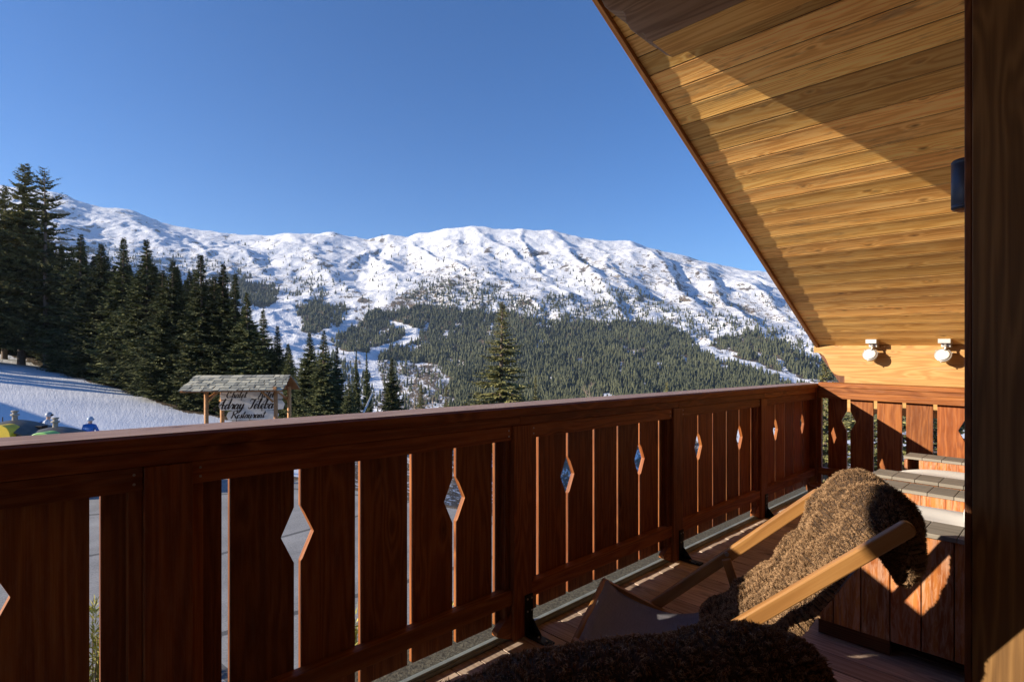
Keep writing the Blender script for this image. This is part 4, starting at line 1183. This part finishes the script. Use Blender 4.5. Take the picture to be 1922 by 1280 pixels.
shrub(-2.05, 7.2, 1.7, .8, 2, 'olive pine shrub seen low through the gaps left of the second railing post', n=4200)
shrub(-3.9, 6.3, .9, .7, 4, 'small pine shrub low behind the first railing bay', n=2600)
shrub(-.9, 8.2, 1.3, .9, 6, 'pine shrub low behind the lower rail left of the near deck chair', n=3000)
# ------------------------------------------------------------------ gabled sign
def sign():
    d = 24.0; zb = -3.6
    t = thing('hotel_sign', 'roofed wooden sign with a stone-slab roof on four log posts and white lettered boards', 'sign', (at(445, d)[0], d, zb))
    def P(px, py, dd): x, y = at(px, dd); return Vector((x, y, H-(py-HZ)/F*dd))
    # frame: origin at the left front eave corner; e = along ridge, g = depth
    A0 = P(337, 739, 23.2); A1 = P(530, 729, 24.0)
    e = Vector((A1.x-A0.x, A1.y-A0.y, 0)); L = e.length; e.normalize(); gdir = Vector((-e.y, e.x, 0)); 
    zE = (A0.z+A1.z)/2; zR = zE+.62; wd = 1.5
    def X(u, v, z): q = A0+e*u+gdir*v; return (q.x, q.y, z)
    for k, (u, v) in enumerate(((.93, .30), (1.28, 1.25), (3.72, .30), (4.10, 1.25))):
        q = MB(I); q.tube([X(u, v, zb-.3), X(u+.01, v, zb+1.5), X(u, v, zE+.10)], [.10, .092, .085], 14); q.build('post', M['logs'], t)
    for (u0, v0, u1, v1) in ((.95, .30, 1.5, .30), (1.18, 1.25, 1.7, 1.25), (3.62, .30, 3.05, .30), (4.02, 1.25, 3.4, 1.25)):
        q = MB(I); q.tube([X(u0, v0, zE-.52), X(u1, v1, zE+.04)], [.045, .045], 9); q.build('brace', M['logs'], t)
    q = MB(I); q.tube([X(3.70, .28, zE-.02), X(4.02, 1.25, zE-.42)], [.04, .04], 9); q.build('brace', M['logs'], t)
    q = MB(I); q.tube([X(.99, .30, zE-.30), X(1.18, 1.25, zE-.02)], [.04, .04], 9); q.build('brace', M['logs'], t)
    for v in (.30, 1.25):
        q = MB(I); q.tube([X(.3, v, zE+.06), X(L-.1, v, zE+.06)], [.075, .075], 10); q.build('beam', M['logs'], t)
    q = MB(I); q.tube([X(3.75, -.05, zE+.10), X(3.9, 1.6, zE+.10)], [.07, .07], 10); q.build('tie_beam', M['logs'], t)
    # roof: two planes of boards, then irregular slabs
    hw = .78; ridge_v = .78
    # the gable ends are cut askew: eave longer to the left
    def R(u, s, lift=0.):   # s 0 at ridge, 1 at front eave
        v = ridge_v-hw*s
        ul = .42*(1-s); return X(ul+u*(L-ul*.55+.0), v, zR-(zR-zE)*s+lift)
    def Rb(u, s, lift=0.):
        v = ridge_v+hw*s; ul = .42*(1-s)+.2*s; return X(ul+u*(L-ul*.55+.35*s), v, zR-(zR-zE)*s+lift)
    for fn in (R, Rb):
        q = MB(I)
        v = [fn(0, 0), fn(1, 0), fn(1, 1), fn(0, 1), fn(0, 0, -.05), fn(1, 0, -.05), fn(1, 1, -.05), fn(0, 1, -.05)]
        q.solid(v, [(0, 1, 2, 3), (7, 6, 5, 4), (0, 4, 5, 1), (1, 5, 6, 2), (2, 6, 7, 3), (3, 7, 4, 0)], 0); q.build('roof_boards', M['fascia'], t)
        q = MB(I); rows = 6; r = random.Random(4)
        for row in range(rows):
            s0 = row/rows; s1 = (row+1)/rows+.05; u = -.01
            while u < 1:
                w_ = r.uniform(.035, .10)*(1.25 if row == 0 else 1.); u1 = min(u+w_, 1.01); j = [r.uniform(-.012, .012) for _ in range(4)]; l0 = .006+.004*r.random(); l1 = .035+.02*r.random()
                a = [(u+.003, s0+j[0]), (u1-.003, s0+j[1]), (u1-.003+j[2], s1+j[1]*1.6), (u+.003+j[2], s1+j[3])]
                v = [fn(a[0][0], max(-.0, a[0][1]), l0), fn(a[1][0], max(0, a[1][1]), l0), fn(a[2][0], a[2][1], l1), fn(a[3][0], a[3][1], l1)]
                v += [(p[0], p[1], p[2]+.028) for p in v]
                q.solid(v, [(0, 1, 2, 3), (7, 6, 5, 4), (0, 4, 5, 1), (1, 5, 6, 2), (2, 6, 7, 3), (3, 7, 4, 0)], 0, rnd=r.random()); u = u1
        q.build('stone_slabs', M['slab'], t)
    # lettered boards
    def board(u0, u1, z0, z1, v, texts, ends=0., label=None):
        q = MB(I); n = 10; out = []
        zc = (z0+z1)/2; h2 = (z1-z0)/2
        for k in range(n+1):
            f = k/n; out.append((u0+(u1-u0)*f, z1+.025*math.sin(f*math.pi)*1.0-(.03 if k in (0, n) else 0)))
        out.append((u1+ends*.12, zc+.02)); out.append((u1+ends*.05, z0+.02))
        for k in range(n+1):
            f = 1-k/n; out.append((u0+(u1-u0)*f, z0-.02*math.sin(f*math.pi)))
        out.append((u0-ends*.1, zc-.02))
        N = len(out); vv = [X(u, v, z) for u, z in out]+[X(u, v+.035, z) for u, z in out]
        q.solid(vv, [tuple(range(N)), tuple(range(2*N-1, N-1, -1))]+[(i, (i+1) % N, N+(i+1) % N, N+i) for i in range(N)], 0)
        b = q.build('sign_board', M['board'], t)
        for (s, uu, size) in texts: lettering(s, uu, (z0+z1)/2-size*.36, v-.006, size, b)
    def lettering(s, u, z, v, size, parent):
        q = MB(I); x = 0.
        for chh in s:
            if chh == ' ': x += .7; continue
            g_, adv = GL[chh]
            for st in g_:
                pts = smooth_path([(a_, b_) for a_, b_ in st], max(5, 3*len(st))) if len(st) > 2 else [Vector(p) for p in st]
                n = len(pts)
                for k in range(n-1):
                    p, r2_ = pts[k], pts[k+1]; dd = (r2_-p)
                    if dd.length < 1e-5: continue
                    dd.normalize(); 
                    w_ = .04+.042*abs(dd.y) if dd.y < 0 else .03
                    nn = Vector((-dd.y, dd.x))*w_; p_ = p-dd*.03; r3 = r2_+dd*.03
                    c4 = [p_-nn, r3-nn, r3+nn, p_+nn]
                    vv = [X(u+(x+c.x+.32*c.y)*size, v, z+c.y*size) for c in c4]
                    q.poly(vv, [(0, 0)]*4)
            x += adv
        q.build('lettering', M['ink'], parent, recalc=False)
    z1 = zE+.02
    board(1.30, 3.85, zE-.44, zE-.04, .98, [('Chalet', 1.50, .32), ('Hôtel', 2.85, .32)], .3)
    board(1.30, 3.85, zE-.90, zE-.47, .98, [('Adray', 1.12, .44), ('Téléba', 2.42, .44)], .9)
    board(1.62, 3.60, zE-1.34, zE-.94, .98, [('Restaurant', 1.72, .33)], .9)
    board(1.65, 2.85, zE-1.75, zE-1.40, .98, [], .3)
    for (u, za, zb_) in ((2.15, zE-.42, zE-.34), (3.2, zE-.42, zE-.34), (2.0, zE-.92, zE-.82), (3.0, zE-.92, zE-.82), (1.95, zE-1.42, zE-1.28), (2.5, zE-1.42, zE-1.28), (1.7, zE+.0, zE+.05), (3.3, zE, zE+.05)):
        q = MB(I); q.tube([X(u, .965, za-.05), X(u, .965, zb_+.06)], .012, 6); q.build('hanger', M['darkmetal'], t)
def slabmat():
    m, nt, bs = new_mat('grey_green_stone_slabs'); at_ = nd(nt, 'Attribute', attribute_name='rnd'); tc = nd(nt, 'TexCoord')
    n = noise(nt, tc.outputs['Object'], 5., 5, .65)
    c = ramp(nt, mth(nt, 'MULTIPLY_ADD', at_.outputs['Fac'], .6, mth(nt, 'MULTIPLY', n, .4)), [(.25, (.24, .235, .19)), (.55, (.38, .37, .29)), (.8, (.56, .52, .38))])
    nt.links.new(c, bs.inputs['Base Color']); bs.inputs['Roughness'].default_value = .85; bump(nt, bs, n, .5, .02); return m
M['slab'] = slabmat()
M['board'] = plain('cream_painted_sign_board', (.78, .72, .62), .8, nscale=3, namp=.2)
M['ink'] = plain('dark_brown_sign_paint', (.035, .018, .012), .7)
# cursive strokes, unit = x-height .45, ascender 1
GL = {
 'C': ([[(.62, .85), (.55, .98), (.35, .95), (.12, .6), (.1, .25), (.3, 0), (.55, .08), (.68, .25)], [(.62, .85), (.45, .75), (.5, .62)]], .75),
 'h': ([[(0, 0), (.14, .6), (.28, 1.), (.2, 1.02), (.1, .6), (.08, 0)], [(.08, .1), (.2, .4), (.32, .42), (.32, .2), (.36, 0), (.46, .08)]], .47),
 'a': ([[(.34, .38), (.2, .45), (.05, .25), (.08, .02), (.2, .02), (.34, .3), (.36, .42), (.33, .1), (.38, 0), (.48, .1)]], .48),
 'l': ([[(0, .08), (.16, .6), (.22, .98), (.12, 1.), (.08, .5), (.1, .05), (.18, 0), (.28, .1)]], .29),
 'e': ([[(0, .12), (.2, .22), (.28, .38), (.16, .45), (.06, .28), (.08, .06), (.2, 0), (.34, .12)]], .34),
 't': ([[(.0, .1), (.14, .5), (.18, .85), (.12, .3), (.14, .03), (.2, 0), (.3, .1)], [(0, .6), (.3, .62)]], .30),
 'H': ([[(.05, .85), (.2, .98), (.18, .5), (.05, 0), (-.05, .1)], [(.65, 1.), (.5, .7), (.46, .2), (.52, 0), (.65, .08)], [(.08, .5), (.3, .55), (.55, .5)]], .68),
 'o': ([[(.2, .45), (.05, .3), (.06, .05), (.2, 0), (.33, .18), (.3, .4), (.2, .45), (.3, .35), (.42, .38)]], .42),
 'A': ([[(-.1, .15), (-.2, 0), (0, -.12), (.25, .3), (.55, .98), (.5, .5), (.52, .05), (.62, 0), (.7, .1)], [(.1, .35), (.35, .42), (.65, .34)]], .72),
 'd': ([[(.34, .38), (.2, .45), (.05, .25), (.08, .02), (.2, .02), (.34, .3), (.42, 1.), (.36, .2), (.4, 0), (.5, .1)]], .5),
 'r': ([[(0, .1), (.1, .4), (.12, .48), (.2, .4), (.3, .42), (.26, .1), (.32, 0), (.4, .1)]], .38),
 'y': ([[(0, .3), (.08, .45), (.06, .1), (.15, 0), (.28, .2), (.34, .44), (.28, -.1), (.12, -.42), (0, -.35), (.2, -.1), (.45, .1)]], .46),
 'T': ([[(0, .75), (.05, .95), (.3, .9), (.6, 1.), (.75, .95)], [(.42, .92), (.35, .5), (.28, .08), (.1, 0), (0, .12)]], .5),
 'b': ([[(0, .08), (.16, .6), (.22, .98), (.12, 1.), (.08, .4), (.1, .05), (.22, 0), (.34, .15), (.28, .4), (.2, .42), (.4, .38)]], .42),
 'B': ([[(.1, .9), (.12, .4), (.05, 0)], [(.0, .85), (.3, 1.), (.5, .85), (.4, .6), (.2, .52), (.45, .48), (.55, .25), (.4, .02), (.1, .0)]], .6),
 'R': ([[(.1, .9), (.12, .4), (.05, 0), (-.05, .1)], [(-.05, .75), (.3, 1.), (.55, .85), (.45, .58), (.2, .5), (.4, .35), (.55, .05), (.7, .05)]], .68),
 's': ([[(0, .08), (.14, .3), (.2, .48), (.22, .25), (.24, .08), (.12, 0), (.04, .06)], [(.22, .05), (.34, .1)]], .32),
 'u': ([[(0, .3), (.06, .44), (.05, .1), (.14, 0), (.28, .2), (.33, .44), (.3, .1), (.36, 0), (.46, .1)]], .46),
 'n': ([[(0, .3), (.06, .44), (.06, 0)], [(.07, .2), (.2, .43), (.3, .4), (.28, .1), (.34, 0), (.44, .1)]], .44),
}
GL.pop('B')
GL['ô'] = (GL['o'][0]+[[(.1, .62), (.22, .78), (.32, .62)]], .42)
GL['é'] = (GL['e'][0]+[[(.14, .6), (.28, .8)]], .34)
sign()

# ------------------------------------------------------------------ skiers
def person(px, head_py, d, seed, lab, jacket, bag=False, helmet=(.30, .34, .40), face=0):
    x, y = at(px, d); z0 = ground_at(x, y)
    zt = H-(head_py-HZ)/F*d
    k = (zt-z0)/1.78
    t = thing('person', lab, 'person', (x, y, z0)); 
    c, s_ = math.cos(face), math.sin(face)
    def X(p): return Vector(((p[0]*c-p[1]*s_)*k, (p[0]*s_+p[1]*c)*k, p[2]*k))
    def skin(name, nodes, edges, mat, parent=t, lev=2):
        me = bpy.data.meshes.new(name); me.from_pydata([X(n[:3]) for n in nodes], edges, []); o = bpy.data.objects.new(name, me); COL.objects.link(o); o.parent = parent
        o.modifiers.new('skin', 'SKIN'); sv = me.skin_vertices[0].data
        for i, n in enumerate(nodes): r = n[3] if isinstance(n[3], tuple) else (n[3], n[3]); sv[i].radius = (r[0]*k, r[1]*k)
        sv[0].use_root = True
        sb = o.modifiers.new('sub', 'SUBSURF'); sb.levels = lev; sb.render_levels = lev
        for p in me.polygons: p.use_smooth = True
        me.materials.append(mat); ORG[o] = Vector((x, y, z0)); return o
    # body: knees bent, leaning forward (+y local is forward)
    n = [(0, 0, .93, (.13, .10)), (0, .04, 1.12, (.11, .085)), (0, .10, 1.32, (.12, .085)), (0, .13, 1.46, (.058, .058)), (0, .16, 1.60, (.085, .095)), (0, .17, 1.70, (.07, .085)),
         (.10, .0, .88, .10), (.12, .10, .50, .065), (.13, .02, .12, .05), (.13, .12, .06, .05),
         (-.10, .0, .88, .10), (-.12, .10, .50, .065), (-.13, .02, .12, .05), (-.13, .12, .06, .05),
         (.21, .10, 1.38, .06), (.31, .14, 1.14, .045), (.27, .36, 1.04, .036), (.27, .43, 1.03, .035),
         (-.21, .10, 1.38, .06), (-.31, .14, 1.14, .045), (-.27, .36, 1.04, .036), (-.27, .43, 1.03, .035)]
    e = [(0, 1), (1, 2), (2, 3), (3, 4), (4, 5), (0, 6), (6, 7), (7, 8), (8, 9), (0, 10), (10, 11), (11, 12), (12, 13), (2, 14), (14, 15), (15, 16), (16, 17), (2, 18), (18, 19), (19, 20), (20, 21)]
    skin('body', n, e, M['skintone'])
    n = [(0, .0, .86, (.19, .155)), (0, .04, 1.12, (.19, .15)), (0, .10, 1.34, (.21, .155)), (0, .135, 1.50, (.10, .10)), (.21, .10, 1.38, .085), (.31, .14, 1.14, .058), (.27, .34, 1.05, .05),
         (-.21, .10, 1.38, .085), (-.31, .14, 1.14, .058), (-.27, .34, 1.05, .046)]
    skin('jacket', n, [(0, 1), (1, 2), (2, 3), (2, 4), (4, 5), (5, 6), (2, 7), (7, 8), (8, 9)], jacket)
    n = [(0, 0, .93, (.16, .13)), (.10, .0, .86, .112), (.12, .10, .50, .082), (.13, .03, .16, .07), (-.10, .0, .86, .112), (-.12, .10, .50, .082), (-.13, .03, .16, .07)]
    skin('trousers', n, [(0, 1), (1, 2), (2, 3), (0, 4), (4, 5), (5, 6)], M['navy'])
    def L(p): q_ = X(p); return (q_.x+x, q_.y+y, q_.z+z0)
    q = MB(L); q.lathe((0, .16, 1.60), [(.125, 0), (.13, .05), (.12, .12), (.085, .17), (.03, .195), (.002, .198)], 20); hm = q.build('helmet', plainc('helmet_shell', helmet), t)
    q = MB(L); q.tube([(-.10, .25, 1.655), (-.05, .285, 1.66), (.05, .285, 1.66), (.10, .25, 1.655)], [.03, .036, .036, .03], 10); q.build('goggles', M['darkmetal'], hm)
    for sx in (-1, 1):
        q = MB(L); q.tube([(sx*.27, .42, 1.07), (sx*.30, .30, .55), (sx*.34, .10, .02)], [.009, .008, .006], 6); q.build('ski_pole', M['darkmetal'], t)
        q = MB(L); q.tube([(sx*.27, .38, 1.04), (sx*.265, .42, 1.035), (sx*.26, .46, 1.03)], [.035, .045, .03], 8); q.build('glove', M['darkmetal'], t)
        q = MB(L); q.box(sx*.13-.035, sx*.13+.035, -.62, .75, .0, .025, 1); q.tube([(sx*.13, .74, .015), (sx*.13, .86, .05)], [.03, .02], 6); q.build('ski', M['ski'], t)
        q = MB(L); q.box(sx*.13-.05, sx*.13+.05, -.08, .20, .028, .20, 2); q.build('boot', M['darkmetal'], t, bevel=.015)
    if bag:
        q = MB(L); q.prism([(-.09, .95), (-.22, 1.0), (-.25, 1.15), (-.22, 1.36), (-.10, 1.42), (-.05, 1.2)], 0, -.14, .14, axis=2); q.build('backpack', M['bluejacket'], t, bevel=.03)
def plainc(n, c): return plain(n, c, .45)
M['skintone'] = plain('skin_tone', (.45, .27, .19), .6); M['navy'] = plain('navy_ski_trousers', (.02, .03, .06), .7)
M['bluejacket'] = plain('bright_blue_ski_jacket', (.01, .10, .36), .55, nscale=6, namp=.15); M['greyjacket'] = plain('light_grey_ski_jacket', (.42, .46, .52), .6, nscale=6, namp=.15); M['ski'] = plain('dark_ski', (.05, .06, .1), .3)
person(83, 774, 31.5, 1, 'skier in a light grey jacket with a blue backpack, the left one of the two', M['greyjacket'], True, face=-1.1)
person(166, 783, 32, 2, 'skier in a bright blue jacket and grey-blue helmet with poles, skiing away on the piste', M['bluejacket'], False, helmet=(.28, .36, .48), face=.2)

# ------------------------------------------------------------------ recycling bins by the road
M['lidgrey'] = plain('grey_moulded_lid', (.085, .085, .08), .55, nscale=4, namp=.2)
M['yellow'] = plain('yellow_bin_plastic', (.62, .46, .03), .45, nscale=4, namp=.1); M['green'] = plain('light_green_bin_plastic', (.22, .50, .13), .45, nscale=4, namp=.1)
M['bodyg'] = plain('bin_body_grey', (.12, .12, .115), .6, nscale=4, namp=.15)
def bin_(px, top_py, d, flapmat, lab, flap=True):
    x, y = at(px, d); zt = H-(top_py-HZ)/F*d; zb = -3.6
    t = thing('recycling_bin', lab, 'recycling bin', (x, y, zb)); hw = 1.05; hd = .75
    q = MB(I); q.box(x-hw, x+hw, y-hd, y+hd, zb+.02, zt-.42, 2); q.build('body', M['bodyg'], t, bevel=.06)
    # swept roof-like lid
    n = 18; V = []; Q = []
    for i in range(n+1):
        for j in range(n+1):
            u = -1+2*i/n; v = -1+2*j/n
            zz = zt-.46+.46*(1-abs(u)**1.7)**.8*(1-.55*abs(v)**2.2)*(1 if True else 0)
            V.append((x+u*(hw+.07), y+v*(hd+.07), zz))
    for i in range(n):
        for j in range(n): a_ = i*(n+1)+j; Q.append((a_, a_+n+1, a_+n+2, a_+1))
    o = mesh_np('lid', np.array(V)-np.array([x, y, zb]), Q, M['lidgrey'], t, smooth=True); so = o.modifiers.new('t', 'SOLIDIFY'); so.thickness = .05; so.offset = -1
    q = MB(I); q.lathe((x, y, zt-.06), [(.10, 0), (.085, .05), (.075, .20), (.13, .22), (.13, .26), (.07, .28), (.07, .33), (.11, .345), (.11, .38), (.02, .40)], 18); q.build('vent', M['vent'], t)
    if flapmat:
        q = MB(I); pts = []
        for k in range(11):
            f = -1+2*k/10; pts.append((x+.27+f*.40, zt-.30+.23*(1-f*f)**.6))
        out = [(p[0], p[1]) for p in pts]+[(x+.72, zt-.52), (x-.18, zt-.52)]
        q.prism(out, 1, y-hd-.20, y-hd+.30, axis=0); q.build('flap', M[flapmat], t, bevel=.02)
    q = MB(I); q.box(x+hw-.25, x+hw-.02, y-.1, y+.15, zt-.30, zt-.20); q.build('hinge_cover', M['darkmetal'], t, bevel=.01)
M['vent'] = plain('pale_concrete_vent', (.34, .31, .26), .8, nscale=9, namp=.15)
bin_(28, 788, 19.5, 'yellow', 'grey recycling bin with a yellow opening at the left edge below the piste')
bin_(104, 801, 19.5, 'green', 'grey recycling bin with a light green opening beside the one with the yellow opening')
q = MB(I); x, y = at(4, 24); q.tube([(x, y, -3.7), (x+.02, y, H-(768-652)/F*24)], .02, 8); q.build('marker_pole', M['darkmetal'], loc=(x, y, -3.6)); setp(bpy.data.objects['marker_pole'], 'thin black marker pole standing behind the recycling bins at the left edge', 'pole')
# leaning pole in front of the trees
x0_, y0_ = at(652, 26); z0_ = H-(840-HZ)/F*26
q = MB(I); a_ = Vector((*at(640, 26), H-(868-HZ)/F*26)); b_ = Vector((*at(699, 26.4), H-(738-HZ)/F*26.4)); q.tube([a_+(a_-b_)*.2, b_], [.055, .042], 10)
q.build('leaning_pole', M['chrome'], loc=tuple(a_)); setp(bpy.data.objects['leaning_pole'], 'slanting pale metal barrier pole in front of the thin spruces behind the handrail', 'pole')
# lift pylon on the skyline
def lift():
    px = 717; D = 3500.; x, y = at(px, D); z = ground_at(x, y)
    t = thing('lift_pylon', 'tiny ski lift pylon standing on the skyline above the middle of the valley side', 'lift pylon', (x, y, z))
    q = MB(I); q.tube([(x, y, z-6), (x, y, z+32)], [1.6, 1.0], 8); q.build('mast', M['darkmetal'], t)
    q = MB(I); q.box(x-9, x+9, y-1, y+1, z+28, z+30); q.build('cross_arm', M['darkmetal'], t)
lift()
# building off the left edge: its shadow lies across the foot of the piste
nb = thing('chalet', 'neighbouring chalet beyond the left edge of the view that shades the foot of the piste', 'building', (-54, 34, -2))
q = MB(I); q.prism([(-63.2, 43.0), (-49.4, 34.2), (-54.2, 26.6), (-68.2, 35.4)], 2, -9, 2.0, axis=0); q.build('wall', M['plaster'], nb)
q = MB(I)
c = [(-64.2, 44.2), (-48.4, 34.1), (-54.4, 25.6), (-69.6, 35.2)]
q.solid([(*c[0], 3.75), (*c[1], 2.35), (*c[2], 2.35), (*c[3], 3.75), (-66.9, 39.7, 4.9), (-51.4, 29.8, 3.5)], [(0, 1, 5, 4), (4, 5, 2, 3), (0, 4, 3), (1, 2, 5), (3, 2, 1, 0)], 0); q.build('roof', M['fascia'], nb)
q = MB(I); q.box(-52, -51, 31.2, 31.3, -2, -.6); q.build('window', M['darkmetal'], nb)
# air
# ------------------------------------------------------------------ light, sky, camera
cam = bpy.data.cameras.new('camera'); co = bpy.data.objects.new('camera', cam); COL.objects.link(co)
cam.sensor_width = 36; cam.lens = F/1922*36; cam.shift_y = 26.5/1922; cam.clip_start = .05; cam.clip_end = 20000
co.location = (0, 0, H); co.rotation_euler = (math.radians(90), 0, 0); SC.camera = co
SUN = Vector((-1.67*AX-1*BX, -1.67*AY-1*BY, 0)); SUN.z = .618-SHEAR*SUN.x
SUN.normalize(); ELEV = math.asin(SUN.z); AZ = math.atan2(SUN.x, SUN.y)
l = bpy.data.lights.new('sun', 'SUN'); lo = bpy.data.objects.new('sun', l); COL.objects.link(lo)
l.energy = 4.5; l.angle = math.radians(.5); l.color = (1., .87, .70)
lo.rotation_euler = (-SUN).to_track_quat('-Z', 'Y').to_euler(); lo.location = (0, 0, 50)
w = bpy.data.worlds.new('World'); SC.world = w; w.use_nodes = True; nt = w.node_tree; nt.nodes.clear()

hz = MB(I); hz.box(-6800, 6800, -6800, 6800, -720, 1250); hm = bpy.data.materials.new('mountain_air'); hm.use_nodes = True; hn = hm.node_tree; hn.nodes.clear()
ho = hn.nodes.new('ShaderNodeOutputMaterial'); hv = hn.nodes.new('ShaderNodeVolumePrincipled'); hn.links.new(hv.outputs[0], ho.inputs['Volume'])
hv.inputs['Color'].default_value = (.55, .72, 1., 1); hv.inputs['Density'].default_value = 5e-5; hv.inputs['Anisotropy'].default_value = .2
hzo = hz.build('haze', hm, loc=(0, 0, 0)); setp(hzo, kind='stuff', label='thin blue mountain air between the terrace and the far slopes')
ou = nt.nodes.new('ShaderNodeOutputWorld'); bg = nt.nodes.new('ShaderNodeBackground'); sk = nt.nodes.new('ShaderNodeTexSky')
sk.sky_type = 'NISHITA'; sk.sun_disc = False; sk.sun_elevation = ELEV; sk.sun_rotation = AZ
sk.altitude = 1800; sk.air_density = 1.; sk.dust_density = .2; sk.ozone_density = 4.0
hs = nt.nodes.new('ShaderNodeHueSaturation'); hs.inputs['Saturation'].default_value = 1.18; hs.inputs['Hue'].default_value = .507; nt.links.new(sk.outputs[0], hs.inputs['Color']); nt.links.new(hs.outputs[0], bg.inputs[0]); nt.links.new(bg.outputs[0], ou.inputs[0]); bg.inputs[1].default_value = .082
SC.view_settings.view_transform = 'Standard'; SC.view_settings.look = 'None'; SC.view_settings.exposure = 1.2; SC.view_settings.gamma = 1
SC.render.engine = 'CYCLES'; SC.cycles.use_denoising = True
SC.cycles.max_bounces = 8; SC.cycles.diffuse_bounces = 5; SC.cycles.glossy_bounces = 3; SC.cycles.transmission_bounces = 2; SC.cycles.volume_bounces = 0
SC.cycles.sample_clamp_indirect = 6
